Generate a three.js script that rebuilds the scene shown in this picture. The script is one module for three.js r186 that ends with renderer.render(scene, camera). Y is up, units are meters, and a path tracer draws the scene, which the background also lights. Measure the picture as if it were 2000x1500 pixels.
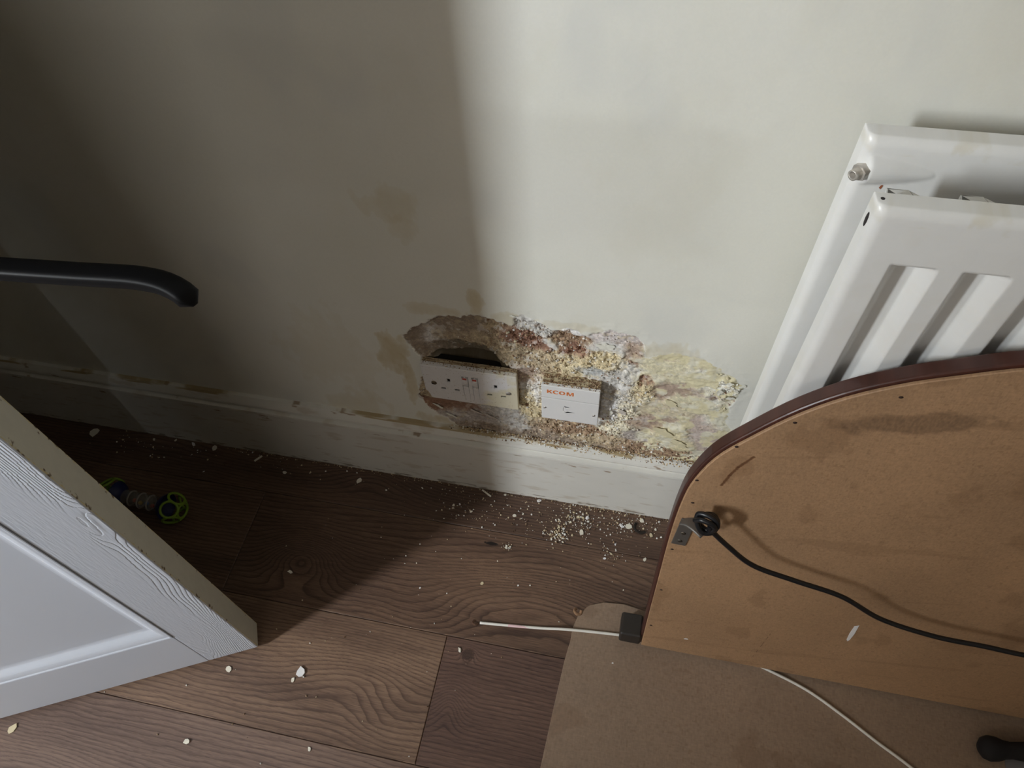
import * as THREE from 'three';
import { RectAreaLightUniformsLib } from 'three/addons/lights/RectAreaLightUniformsLib.js';
import { RoundedBoxGeometry } from 'three/addons/geometries/RoundedBoxGeometry.js';
import { mergeGeometries, mergeVertices, toCreasedNormals } from 'three/addons/utils/BufferGeometryUtils.js';
import { FontLoader } from 'three/addons/loaders/FontLoader.js';
import { TextGeometry } from 'three/addons/geometries/TextGeometry.js';

// ---------------------------------------------------------------- camera, light, exposure
const scene = new THREE.Scene();
scene.background = new THREE.Color(0.02, 0.022, 0.025);
const renderer = new THREE.WebGLRenderer({ antialias: true });
renderer.toneMapping = THREE.LinearToneMapping;
renderer.toneMappingExposure = 0.89;
renderer.shadowMap.enabled = true;
const camera = new THREE.PerspectiveCamera(56.87, 4 / 3, 0.02, 30);
camera.position.set(0.2964, 1.1975, 0.59);
camera.rotation.set(-0.9556, 0.2638, -0.0764, 'YXZ');

// Daylight of the small window in the next room; it reaches this wall only through the doorway beside the open door.
RectAreaLightUniformsLib.init();
const DAY = new THREE.Color(0.88, 0.945, 1.0);
const WIN = { x: -2.05, z0: 2.0, z1: 2.36, y0: 1.3, y1: 2.2 };
function dayPane(z0, z1, y0, y1, power) {
  const l = new THREE.RectAreaLight(DAY, power, z1 - z0, y1 - y0);
  l.position.set(WIN.x + 0.03, (y0 + y1) / 2, (z0 + z1) / 2);
  l.lookAt(WIN.x + 1, (y0 + y1) / 2, (z0 + z1) / 2);
  l.castShadow = true;
  l.name = 'window_daylight';
  scene.add(l);
}
const WINDOW_POWER = 150;
dayPane(WIN.z0, WIN.z1, WIN.y0, WIN.y1, WINDOW_POWER);
// a second, much dimmer window in the wall behind the viewer
const DAY2 = new THREE.Color(1.0, 0.96, 0.9);
const WIN2 = { x0: -0.55, x1: 0.45, y0: 0.95, y1: 2.0, z: 2.2 };
{
  const l = new THREE.RectAreaLight(DAY2, 1.6, WIN2.x1 - WIN2.x0, WIN2.y1 - WIN2.y0);
  l.position.set((WIN2.x0 + WIN2.x1) / 2, (WIN2.y0 + WIN2.y1) / 2, WIN2.z - 0.02); l.lookAt((WIN2.x0 + WIN2.x1) / 2, (WIN2.y0 + WIN2.y1) / 2, 0);
  l.castShadow = true; l.name = 'rear_window_daylight'; scene.add(l);
}

// ---------------------------------------------------------------- helpers
let seed = 7;
const rnd = () => { seed = (seed * 1664525 + 1013904223) >>> 0; return seed / 4294967296; };
const rr = (a, b) => a + (b - a) * rnd();
const hash = (x, y) => { let h = Math.imul(x, 374761393) + Math.imul(y, 668265263) | 0; h = Math.imul(h ^ (h >>> 13), 1274126177); return ((h ^ (h >>> 16)) >>> 0) / 4294967296; };
function vn(x, y) {
  const xi = Math.floor(x), yi = Math.floor(y), fx = x - xi, fy = y - yi, u = fx * fx * (3 - 2 * fx), v = fy * fy * (3 - 2 * fy);
  const a = hash(xi, yi), b = hash(xi + 1, yi), c = hash(xi, yi + 1), d = hash(xi + 1, yi + 1);
  return a + (b - a) * u + (c - a) * v + (a - b - c + d) * u * v;
}
const fbm = (x, y, o = 4) => { let s = 0, a = 0.5, n = 0; for (let i = 0; i < o; i++) { s += a * vn(x, y); n += a; a *= 0.5; x = x * 2.03 + 17.1; y = y * 2.03 + 5.7; } return s / n; };
const clamp = (v, a = 0, b = 1) => Math.min(b, Math.max(a, v));
const sm = (a, b, v) => { const t = clamp((v - a) / (b - a)); return t * t * (3 - 2 * t); };
const mix = (a, b, t) => [a[0] + (b[0] - a[0]) * t, a[1] + (b[1] - a[1]) * t, a[2] + (b[2] - a[2]) * t];
function tex(w, h, fn, srgb = true) {          // fn(u, v) -> [r, g, b] 0..255 (v up)
  const d = new Uint8Array(w * h * 4);
  for (let j = 0, k = 0; j < h; j++) for (let i = 0; i < w; i++, k += 4) {
    const c = fn((i + 0.5) / w, (j + 0.5) / h);
    d[k] = clamp(c[0], 0, 255); d[k + 1] = clamp(c[1], 0, 255); d[k + 2] = clamp(c[2], 0, 255); d[k + 3] = 255;
  }
  const t = new THREE.DataTexture(d, w, h);
  t.magFilter = THREE.LinearFilter; t.minFilter = THREE.LinearMipmapLinearFilter; t.generateMipmaps = true;
  if (srgb) t.colorSpace = THREE.SRGBColorSpace;
  t.needsUpdate = true;
  return t;
}
const names = {};
function numbered(n) { const k = names[n] = (names[n] ?? -1) + 1; return k ? n + '_' + String(k).padStart(3, '0') : n; }
function finish(m) { m.castShadow = true; m.receiveShadow = true; return m; }
function part(name, geo, material, parent, label) {
  const m = finish(new THREE.Mesh(geo, material)); m.name = name; parent.add(m);
  if (label) m.userData.label = label;
  return m;
}
function top(o, name, label, category, group, kind) {
  o.name = numbered(name); o.userData.label = label; o.userData.category = category;
  if (group) o.userData.group = group;
  if (kind) o.userData.kind = kind;
  scene.add(o); return o;
}
const thing = (name, label, category, pos = [0, 0, 0], group, kind) => { const g = new THREE.Group(); g.position.set(...pos); return top(g, name, label, category, group, kind); };
function box(x0, x1, y0, y1, z0, z1) { const g = new THREE.BoxGeometry(x1 - x0, y1 - y0, z1 - z0); g.translate((x0 + x1) / 2, (y0 + y1) / 2, (z0 + z1) / 2); return g; }
function rbox(x0, x1, y0, y1, z0, z1, r = 0.002, s = 2) { const g = new RoundedBoxGeometry(x1 - x0, y1 - y0, z1 - z0, s, r); g.translate((x0 + x1) / 2, (y0 + y1) / 2, (z0 + z1) / 2); return g; }
function uvXY(g, x0, x1, y0, y1) { const p = g.attributes.position, u = new Float32Array(p.count * 2); for (let i = 0; i < p.count; i++) { u[2 * i] = (p.getX(i) - x0) / (x1 - x0); u[2 * i + 1] = (p.getY(i) - y0) / (y1 - y0); } g.setAttribute('uv', new THREE.BufferAttribute(u, 2)); return g; }
const std = (o) => new THREE.MeshStandardMaterial(o);
const rgb = (r, g, b) => new THREE.Color().setRGB(r / 255, g / 255, b / 255, THREE.SRGBColorSpace);
function polyGeo(xs, ys, pos, idxFlip = false) {  // grid of xs by ys, pos(i,j) -> [x,y,z]
  const nx = xs, ny = ys, P = new Float32Array(nx * ny * 3), U = new Float32Array(nx * ny * 2), I = [];
  for (let j = 0; j < ny; j++) for (let i = 0; i < nx; i++) { const q = pos(i, j), k = j * nx + i; P.set(q, 3 * k); U[2 * k] = i / (nx - 1); U[2 * k + 1] = j / (ny - 1); }
  for (let j = 0; j < ny - 1; j++) for (let i = 0; i < nx - 1; i++) { const a = j * nx + i, b = a + 1, c = a + nx, d = c + 1; idxFlip ? I.push(a, c, b, b, c, d) : I.push(a, b, c, b, d, c); }
  const g = new THREE.BufferGeometry();
  g.setAttribute('position', new THREE.BufferAttribute(P, 3)); g.setAttribute('uv', new THREE.BufferAttribute(U, 2)); g.setIndex(I); g.computeVertexNormals();
  return g;
}
// sweep a closed section (list of [a, b]) along a path; a lies along side, b along up
function sweep(path, section, upHint = [0, 1, 0], cap = true, scaleAt = () => 1) {
  const n = path.length, m = section.length, P = [], I = [], pts = path.map((p) => new THREE.Vector3(...p)), uh = new THREE.Vector3(...upHint);
  for (let i = 0; i < n; i++) {
    const t = pts[Math.min(n - 1, i + 1)].clone().sub(pts[Math.max(0, i - 1)]).normalize();
    const side = new THREE.Vector3().crossVectors(t, uh).normalize(), up = new THREE.Vector3().crossVectors(side, t).normalize(), s = scaleAt(i / (n - 1));
    for (const [a, b] of section) { const q = pts[i].clone().addScaledVector(side, a * s).addScaledVector(up, b * s); P.push(q.x, q.y, q.z); }
  }
  for (let i = 0; i < n - 1; i++) for (let k = 0; k < m; k++) { const a = i * m + k, b = i * m + (k + 1) % m, c = a + m, d = b + m; I.push(a, b, c, b, d, c); }
  if (cap) { for (const [i, f] of [[0, 1], [n - 1, 0]]) { const c = P.length / 3; P.push(pts[i].x, pts[i].y, pts[i].z); for (let k = 0; k < m; k++) { const a = i * m + k, b = i * m + (k + 1) % m; f ? I.push(c, b, a) : I.push(c, a, b); } } }
  const g = new THREE.BufferGeometry(); g.setAttribute('position', new THREE.Float32BufferAttribute(P, 3)); g.setIndex(I); g.computeVertexNormals(); return g;
}
const curve = (pts, n) => new THREE.CatmullRomCurve3(pts.map((p) => new THREE.Vector3(...p))).getSpacedPoints(n).map((v) => [v.x, v.y, v.z]);
const circle = (r, n = 12, rb = r) => Array.from({ length: n }, (_, i) => [r * Math.cos(i / n * 2 * Math.PI), rb * Math.sin(i / n * 2 * Math.PI)]);
function extrudeZ(shape, depth, bevel = 0, seg = 2, cs = 12) {
  return new THREE.ExtrudeGeometry(shape, { depth: depth - 2 * bevel, bevelEnabled: bevel > 0, bevelSize: bevel, bevelThickness: bevel, bevelOffset: -bevel, bevelSegments: seg, curveSegments: cs }).translate(0, 0, bevel);
}
function extrudeX(profile, x0, x1) { // profile in (z, y)
  const s = new THREE.Shape(profile.map(([z, y]) => new THREE.Vector2(z, y)));
  const g = new THREE.ExtrudeGeometry(s, { depth: x1 - x0, bevelEnabled: false });
  g.applyMatrix4(new THREE.Matrix4().set(0, 0, 1, x0, 0, 1, 0, 0, 1, 0, 0, 0, 0, 0, 0, 1));
  const idx = g.index; if (!idx) { const p = g.attributes.position.array, u = g.attributes.uv.array; for (let i = 0; i < p.length; i += 9) for (let k = 0; k < 3; k++) { const t = p[i + 3 + k]; p[i + 3 + k] = p[i + 6 + k]; p[i + 6 + k] = t; } for (let i = 0; i < u.length; i += 6) for (let k = 0; k < 2; k++) { const t = u[i + 2 + k]; u[i + 2 + k] = u[i + 4 + k]; u[i + 4 + k] = t; } }
  g.computeVertexNormals(); return g;
}

// ---------------------------------------------------------------- wall_back: painted plaster with the broken damp patch
const MASK = [[-202,4159], [28,4398], [194,4508], [442,4717], [613,4707], [878,4800], [1199,4788], [1388,4666], [1460,4702], [1481,4873], [1579,4933], [1794,4851], [1985,4699], [2202,4785], [2434,4694], [2740,4845], [2926,4825], [3082,4773], [3171,4675], [3237,4559], [3215,4388], [3421,4467], [3601,4561], [3943,4515], [4188,4358], [4460,4155], [4577,4041], [4558,3753], [4495,3583], [4524,3120], [4781,2687], [5112,1110], [688,756], [598,1824], [356,1887], [167,2092], [38,2183], [-120,2418], [-208,2633], [-5,3401], [9,3698], [-91,3861]].map(([a, b]) => [a / 1e4, b / 1e4]);
const SLIT = [[164,3682], [360,3737], [551,3779], [783,3794], [1012,3783], [1199,3738], [1324,3654], [1075,3596], [607,3579], [295,3597]].map(([a, b]) => [a / 1e4, b / 1e4]);
const STAINS = [[-400,3633,249,505,0.9], [-276,3042,121,616,0.8], [971,5062,153,238,0.8], [383,4811,505,127,0.5], [1437,4813,344,125,0.5], [2322,4829,394,103,0.4], [3479,4535,444,230,0.55], [47,6580,375,270,0.35], [197,6211,194,242,0.3], [-1348,2070,576,406,0.35], [261,1990,540,197,0.7], [-1525,3453,699,893,0.2]].map((s) => [s[0] / 1e4, s[1] / 1e4, s[2] / 1e4, s[3] / 1e4, s[4]]);
const PAL = { taupe: [144, 128, 112], white: [225, 223, 222], tan: [184, 166, 138], dark: [107, 97, 81], red: [134, 98, 80], brown: [152, 126, 102], grey: [196, 192, 186], pinkw: [203, 193, 188], plain: [215, 212, 206],
  pink: [168, 147, 131], yel: [208, 192, 156], bluegrey: [160, 162, 162], yelw: [216, 208, 186], redb: [142, 108, 88], greyp: [174, 164, 157], ypaint: [215, 207, 177], yw: [220, 216, 200], pale: [224, 221, 211], pinkd: [142, 114, 104], ypl: [215, 204, 168], pinkl: [194, 177, 167], beige: [202, 190, 164] };
const BLOBS = [
  [-44,4191,196,234,'taupe',-7,.5],
  [159,4174,101,165,'white',-10,.8],
  [468,4351,300,337,'taupe',-15,.6],
  [853,4539,291,218,'taupe',-15,.6],
  [667,4140,378,141,'tan',-13,1],
  [760,3947,344,97,'dark',-20,1],
  [1136,4486,203,176,'tan',-9,1.6],
  [1419,4410,243,145,'red',-6,2.4],
  [1773,4304,128,90,'red',-6,2.4],
  [1403,4062,367,142,'tan',-6,1.8],
  [2193,4569,204,129,'brown',-6,2],
  [2269,4273,126,91,'red',-5,2.2],
  [1642,4780,166,94,'grey',-3,1.8],
  [1861,4685,138,106,'grey',-3,1.8],
  [1087,4788,282,52,'grey',-4,1],
  [507,4666,220,54,'brown',-6,1],
  [2203,4722,175,52,'white',-2,1],
  [2561,4720,159,94,'pinkw',-2,1],
  [2861,4728,227,124,'pinkw',-2,1],
  [2744,4488,187,118,'plain',-1,.3],
  [3065,4468,119,139,'pink',-2,1],
  [1901,4376,78,67,'plain',-.5,.2],
  [1915,4056,358,129,'tan',-4,2],
  [2276,4018,284,129,'yel',-2,2.2],
  [2511,3914,198,60,'bluegrey',-3,1],
  [2763,4209,192,158,'yel',-1,2.2],
  [3047,4144,149,125,'grey',-2,1.5],
  [3074,4232,94,45,'red',-5,1.5],
  [3297,3891,55,83,'red',-4,1],
  [2831,3743,177,194,'grey',0,1.2],
  [2965,3429,180,228,'grey',1,1.2],
  [2829,3013,121,297,'white',3,1.6],
  [3250,3526,141,199,'yel',1,2.2],
  [3106,3086,118,240,'yelw',1,2],
  [1631,2841,129,365,'yel',-2,2.2],
  [1723,3076,55,245,'white',-1,1.5],
  [1531,3498,116,129,'pink',-4,1.4],
  [1571,3270,86,107,'grey',-3,1],
  [224,2401,247,94,'redb',-6,.5],
  [568,2416,157,78,'redb',-6,.5],
  [810,2251,398,157,'greyp',-3,.8],
  [1239,2290,305,216,'grey',-2,1],
  [1092,1964,349,98,'taupe',-1,1],
  [1826,2297,249,108,'tan',-2,2],
  [2158,2266,486,123,'brown',-4,2.2],
  [1994,1930,746,114,'taupe',0,1.2],
  [2745,2054,480,110,'tan',0,1.5],
  [3404,2024,466,125,'brown',0,1.4],
  [3996,1842,458,112,'brown',0,1.4],
  [3515,4262,358,284,'ypaint',.8,.7],
  [3495,4416,129,44,'pink',-1,.4],
  [3822,3795,228,107,'pink',-1,.4],
  [3528,3621,138,123,'pink',-1.5,.5],
  [3943,3467,273,150,'ypaint',.5,.6],
  [4072,4157,230,287,'yw',1.2,1.2],
  [4337,3897,142,275,'pale',2.5,2.4],
  [4290,3710,79,60,'pinkd',-2,1],
  [4476,3681,65,84,'pinkd',-2,1],
  [3474,2830,250,180,'pink',-1,.5],
  [3809,2614,206,143,'ypl',2.5,.5],
  [4019,2337,179,134,'ypl',2.5,.5],
  [4270,2687,172,333,'pinkl',-1,.4],
  [3579,3210,284,170,'beige',0,.5],
  [3286,2402,184,134,'greyp',-1,.8],
  [2995,2548,170,204,'yelw',1,2],
  [4394,3154,137,259,'yw',1,1.2],
].map((b) => ({ x: b[0] / 1e4, y: b[1] / 1e4, ix: 1e4 / b[2], iy: 1e4 / b[3], c: PAL[b[4]], h: b[5], g: b[6] * ({ pale: 0.6, yw: 0.5, ypaint: 0.5 }[b[4]] ?? 1) }));
function polyDist(poly, x, y) {                 // signed distance, positive inside
  let d = 1e9, inside = false;
  for (let i = 0, j = poly.length - 1; i < poly.length; j = i++) {
    const [xi, yi] = poly[i], [xj, yj] = poly[j], ex = xj - xi, ey = yj - yi, wx = x - xi, wy = y - yi, t = clamp((wx * ex + wy * ey) / (ex * ex + ey * ey));
    d = Math.min(d, Math.hypot(wx - ex * t, wy - ey * t));
    if ((yi > y) !== (yj > y) && x < ex * (y - yi) / ey + xi) inside = !inside;
  }
  return inside ? d : -d;
}
const WB = { x0: -1.06, x1: 1.6, y1: 2.4 }, PT = { x0: -0.12, x1: 0.6, y0: 0.14, y1: 0.56 };
const SOCKET = { x: 0.002, y: 0.2814, w: 0.1456, h: 0.086 }, PHONE = { x: 0.1855, y: 0.2872, w: 0.0844, h: 0.0859 };
function edgeDist(x, y) { return polyDist(MASK, x, y) + (fbm(x * 140, y * 140, 4) - 0.5) * 0.009 + (vn(x * 900, y * 900) - 0.5) * 0.0016; }
function paintColor(x, y) {                     // the sound paint: cream emulsion, mottled, with dried damp stains
  const n = fbm(x * 9, y * 9, 3) - 0.5, f = vn(x * 700, y * 700) - 0.5;
  let c = [223 + 8 * n + 3 * f, 221 + 8 * n + 3 * f, 211 + 11 * n + 3 * f];
  for (const [sx, sy, rx, ry, s] of STAINS) {
    const u = (x - sx) / rx, v = (y - sy) / ry, q = u * u + v * v; if (q > 3) continue;
    const w = 1.15 - Math.sqrt(q) + (fbm(x * 60 + sx * 100, y * 34, 4) - 0.5) * 1.5;
    const t = s * sm(0.05, 0.6, w) * (0.55 + 0.45 * fbm(x * 130, y * 80, 3)), rim = s * sm(0.05, 0.2, w) * (1 - sm(0.2, 0.5, w)) * 0.16;
    c = mix(c, [178, 154, 104], clamp(t * 0.62 + rim));
  }
  c = mix(c, [212, 207, 191], 0.2 * sm(0.6, 0.8, fbm(x * 17 + 40, y * 11 + 3, 4)));
  c = mix(c, [206, 206, 202], 0.35 * sm(0.58, 0.75, fbm(x * 8 + 140, y * 6 + 33, 4)));
  return c;
}
function zone(x, y) {
  const wx = x + (fbm(x * 70 + 9, y * 70, 3) - 0.5) * 0.016 + (vn(x * 420, y * 420) - 0.5) * 0.004, wy = y + (fbm(x * 70, y * 70 + 31, 3) - 0.5) * 0.016 + (vn(x * 420 + 50, y * 420) - 0.5) * 0.004;
  let s = 1e-4, c0 = 165e-4, c1 = 146e-4, c2 = 120e-4, h = -2e-4, g = 1.4e-4;
  for (const b of BLOBS) {
    const u = (wx - b.x) * b.ix, v = (wy - b.y) * b.iy, q = u * u + v * v; if (q > 7) continue;
    const w = Math.exp(-q * 1.7); s += w; c0 += w * b.c[0]; c1 += w * b.c[1]; c2 += w * b.c[2]; h += w * b.h; g += w * b.g;
  }
  return { c: [c0 / s, c1 / s, c2 / s], h: h / s, g: g / s };
}
function surfaceZ(x, y) {
  const d = edgeDist(x, y); let z = 0.00025 * (fbm(x * 60, y * 60, 3) - 0.5);
  const swell = sm(-0.03, -0.002, d) * (fbm(x * 90, y * 90, 3) - 0.4) * 0.0016;
  if (d < -0.0005) return z + swell;
  const k = sm(-0.0005, 0.002, d), q = zone(x, y), deep = 0.3 + 0.7 * sm(0, 0.012, d);
  const lump = (fbm(x * 230, y * 230, 3) - 0.5) * 1.9 + (vn(x * 620, y * 620) - 0.5) * 0.5 + (fbm(x * 75 + 12, y * 95, 3) - 0.5) * 5.5, crack = Math.abs(fbm(x * 42 + 3, y * 60, 3) - 0.5), crust = 1.4 * sm(0, 0.035, crack) - 1.2;
  let hz = q.h * deep + q.g * lump + Math.max(0.5, q.g) * crust - 0.3;
  if (d > 0.001) {
    const s = polyDist(SLIT, x, y + (fbm(x * 70, 9, 2) - 0.5) * 0.004);
    if (s > -0.003) hz = hz + (-44 - hz) * sm(-0.003, 0.003, s);
    const inS = x > SOCKET.x + 0.004 && x < SOCKET.x + SOCKET.w - 0.004 && y > SOCKET.y + 0.004 && y < SOCKET.y + SOCKET.h - 0.002;
    if (inS) hz = Math.min(hz, -8);
    if (x > PHONE.x && x < PHONE.x + PHONE.w && y > PHONE.y && y < PHONE.y + PHONE.h) hz = Math.min(hz, 1);
  }
  return z + k * hz * 0.001;
}
function damageColor(x, y) {
  const d = edgeDist(x, y), base = paintColor(x, y);
  if (d < -0.0006) return base;
  const q = zone(x, y), n1 = vn(x * 900, y * 900) - 0.5, n2 = fbm(x * 330, y * 330, 3) - 0.5, n3 = vn(x * 2400, y * 2400) - 0.5, k = 0.35 + 0.65 * Math.min(1, q.g / 1.4);
  let c = q.c.map((v) => v * (1 + k * (0.2 * n1 + 0.42 * n2 + 0.16 * n3)));
  c = mix(c, [228, 226, 222], sm(0.6, 0.72, fbm(x * 85 + 7, y * 105, 4)) * 0.6 * k);            // salt bloom
  c = mix(c, [112, 86, 66], sm(0.64, 0.76, fbm(x * 130 + 70, y * 150 + 11, 4)) * 0.5 * k);           // brown grit
  c = mix(c, [216, 198, 158], sm(0.6, 0.72, fbm(x * 130 + 30, y * 150 + 60, 4)) * 0.45 * k);          // sandy grit
  { const s = polyDist(SLIT, x, y + (fbm(x * 70, 9, 2) - 0.5) * 0.004); c = mix(c, [104, 92, 72], 0.85 * sm(-0.006, -0.001, s + (fbm(x * 160, y * 160, 3) - 0.5) * 0.006)); }   // damp, darker mortar round the hole
  const right = sm(0.325, 0.35, x + (fbm(x * 50, y * 50 + 8, 3) - 0.5) * 0.05), isle = right * sm(0.45, 0.53, fbm(x * 48 + 5, y * 66 + 2, 4) + (d < 0.012 ? 0.14 : 0));   // yellowed paint still holding on the right half
  c = mix(c, mix(base, [214, 203, 162], 0.35 + 0.5 * sm(0.4, 0.6, fbm(x * 70 + 21, y * 70, 3))), 0.9 * isle);
  if (d < 0.0022 && right < 0.5) c = mix([232, 230, 224], c, sm(-0.0004, 0.0022, d));                              // broken edge of the skim coat
  return mix(base, c, sm(-0.0006, 0.0006, d));
}
const wallBump = tex(512, 512, (u, v) => { const a = 2 * Math.PI, n = 128 + 90 * (fbm(u * 40, v * 40, 4) - 0.5) * sm(0, 0.06, Math.min(u, 1 - u)) * sm(0, 0.06, Math.min(v, 1 - v)); return [n, n, n]; }, false);
wallBump.wrapS = wallBump.wrapT = THREE.RepeatWrapping; wallBump.repeat.set(9, 8);
const wallTex = tex(1800, 1500, (u, v) => paintColor(WB.x0 + u * (WB.x1 - WB.x0), v * WB.y1));
const wallMat = std({ map: wallTex, roughness: 0.62, bumpMap: wallBump, bumpScale: 0.0006 });
const patchTex = tex(1920, 1120, (u, v) => damageColor(PT.x0 + u * (PT.x1 - PT.x0), PT.y0 + v * (PT.y1 - PT.y0)));
const patchMat = std({ map: patchTex, roughness: 0.85 });
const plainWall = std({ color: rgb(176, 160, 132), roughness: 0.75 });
{
  const t = -0.14, parts = [box(WB.x0 - 0.1, PT.x0, 0, WB.y1, t, 0), box(PT.x1, WB.x1 + 0.1, 0, WB.y1, t, 0), box(PT.x0, PT.x1, 0, PT.y0, t, 0), box(PT.x0, PT.x1, PT.y1, WB.y1, t, 0), box(PT.x0, PT.x1, PT.y0, PT.y1, t, -0.09)];
  const wall = finish(new THREE.Mesh(uvXY(mergeGeometries(parts), WB.x0, WB.x1, 0, WB.y1), wallMat));
  top(wall, 'wall_back', 'cream painted plaster wall with a crumbling damp patch above the skirting', 'wall', null, 'structure');
  const NX = 500, NY = 330;
  const patch = polyGeo(NX, NY, (i, j) => { const x = PT.x0 + i / (NX - 1) * (PT.x1 - PT.x0), y = PT.y0 + j / (NY - 1) * (PT.y1 - PT.y0); const e = Math.min(i, j, NX - 1 - i, NY - 1 - j); return [x, y, e === 0 ? 0 : surfaceZ(x, y)]; });
  part('broken_plaster', patch, patchMat, wall, 'crumbling damp plaster with salt bloom and missing paint');
  // loose grains clinging to the crumbling plaster
  const grains = []; let guard = 0;
  while (grains.length < 4200 && guard++ < 90000) {
    const x = rr(-0.02, 0.46), y = rr(0.185, 0.49), d = edgeDist(x, y); if (d < 0.002) continue;
    if (x > SOCKET.x - 0.003 && x < SOCKET.x + SOCKET.w + 0.002 && y > SOCKET.y - 0.002 && y < SOCKET.y + SOCKET.h + 0.002) continue;
    if (x > PHONE.x - 0.002 && x < PHONE.x + PHONE.w + 0.002 && y > PHONE.y - 0.002 && y < PHONE.y + PHONE.h + 0.002) continue;
    if (polyDist(SLIT, x, y) > -0.003) continue;
    const q = zone(x, y); if (rnd() > (q.g - 0.8) / 1.8) continue;
    grains.push([x, y, surfaceZ(x, y), q]);
  }
  const im = new THREE.InstancedMesh(new THREE.IcosahedronGeometry(1, 0), std({ color: 0xffffff, roughness: 0.95 }), grains.length), M = new THREE.Matrix4(), Q = new THREE.Quaternion(), E = new THREE.Euler(), col = new THREE.Color();
  grains.forEach(([x, y, z, q], i) => {
    const s = 0.0005 + 0.0015 * rnd() ** 3 * Math.min(1.3, q.g); Q.setFromEuler(E.set(rr(0, 6), rr(0, 6), rr(0, 6)));
    M.compose(new THREE.Vector3(x, y, z + s * 0.2), Q, new THREE.Vector3(s * rr(0.8, 1.4), s * rr(0.7, 1.1), s * rr(0.7, 1.2))); im.setMatrixAt(i, M);
    const tone = rnd(), c = tone < 0.07 ? [222, 218, 210] : tone < 0.12 ? [206, 194, 166] : tone < 0.15 ? [128, 98, 76] : q.c, v = rr(0.88, 1.1);
    col.setRGB(clamp(c[0] * v / 255), clamp(c[1] * v / 255), clamp(c[2] * v / 255), THREE.SRGBColorSpace); im.setColorAt(i, col);
  });
  finish(im); im.name = 'plaster_grains'; im.userData.kind = 'stuff'; wall.add(im);
  // flakes of paint lifting round the edge of the patch and on its right half
  const flakeMat = { c: std({ color: rgb(220, 217, 204), roughness: 0.7 }), y: std({ color: rgb(212, 202, 168), roughness: 0.75 }), g: std({ color: rgb(196, 186, 176), roughness: 0.8 }) };
  const flakes = [[0.4560, 0.404, 0.012, 0.007, 0.9, 'c'], [0.4500, 0.396, 0.011, 0.006, -0.7, 'c'], [0.4470, 0.3745, 0.014, 0.008, 0.3, 'c'], [0.4390, 0.411, 0.010, 0.007, 0.2, 'c'], [0.4300, 0.390, 0.012, 0.008, -0.3, 'c'], [0.4220, 0.4230, 0.010, 0.006, 0.5, 'y'], [0.4420, 0.345, 0.013, 0.008, 1.2, 'y'],
    [0.1450, 0.4900, 0.010, 0.004, 2.9, 'c'], [-0.016, 0.2600, 0.014, 0.006, -0.8, 'g'], [0.008, 0.2340, 0.020, 0.006, -0.6, 'c'], [0.030, 0.2140, 0.022, 0.007, -0.5, 'c'], [0.072, 0.2380, 0.026, 0.006, -0.5, 'g'], [0.098, 0.2300, 0.022, 0.006, -0.6, 'g'],
    [0.3690, 0.2660, 0.034, 0.020, -0.4, 'y'], [0.3960, 0.2380, 0.030, 0.019, -0.5, 'y'], [0.3700, 0.3440, 0.026, 0.014, -0.7, 'y'], [0.3040, 0.3050, 0.018, 0.012, -0.5, 'g'], [0.2700, 0.4500, 0.026, 0.015, -0.1, 'c'], [0.2830, 0.3030, 0.016, 0.020, 0.3, 'c']];
  for (const [x, y, L, B, a, k] of flakes) {
    const n = 15, P = [0, 0, 0.0012], I = [], rx = Math.round(x * 1e4);
    for (let r = 1; r <= 2; r++) for (let i = 0; i < n; i++) { const t = i / n * 2 * Math.PI, q = r / 2 * (0.62 + 0.55 * hash(rx + i, 7)); P.push(Math.cos(t) * q * L / 2, Math.sin(t) * q * B / 2, r === 2 ? 0.0002 + 0.0016 * hash(rx + i, 19) : 0.0009 + 0.0006 * hash(rx + i, 23)); }
    for (let i = 0; i < n; i++) { const b = (i + 1) % n; I.push(0, 1 + i, 1 + b, 1 + i, 1 + n + i, 1 + b, 1 + b, 1 + n + i, 1 + n + b); }
    const g = new THREE.BufferGeometry(); g.setAttribute('position', new THREE.Float32BufferAttribute(P, 3)); g.setIndex(I); g.computeVertexNormals();
    g.rotateZ(a); g.translate(x, y, Math.max(surfaceZ(x, y), surfaceZ(x + L * 0.25, y), surfaceZ(x - L * 0.25, y)) + 0.0002);
    part('paint_flake', g, flakeMat[k], wall);
  }
}

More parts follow.
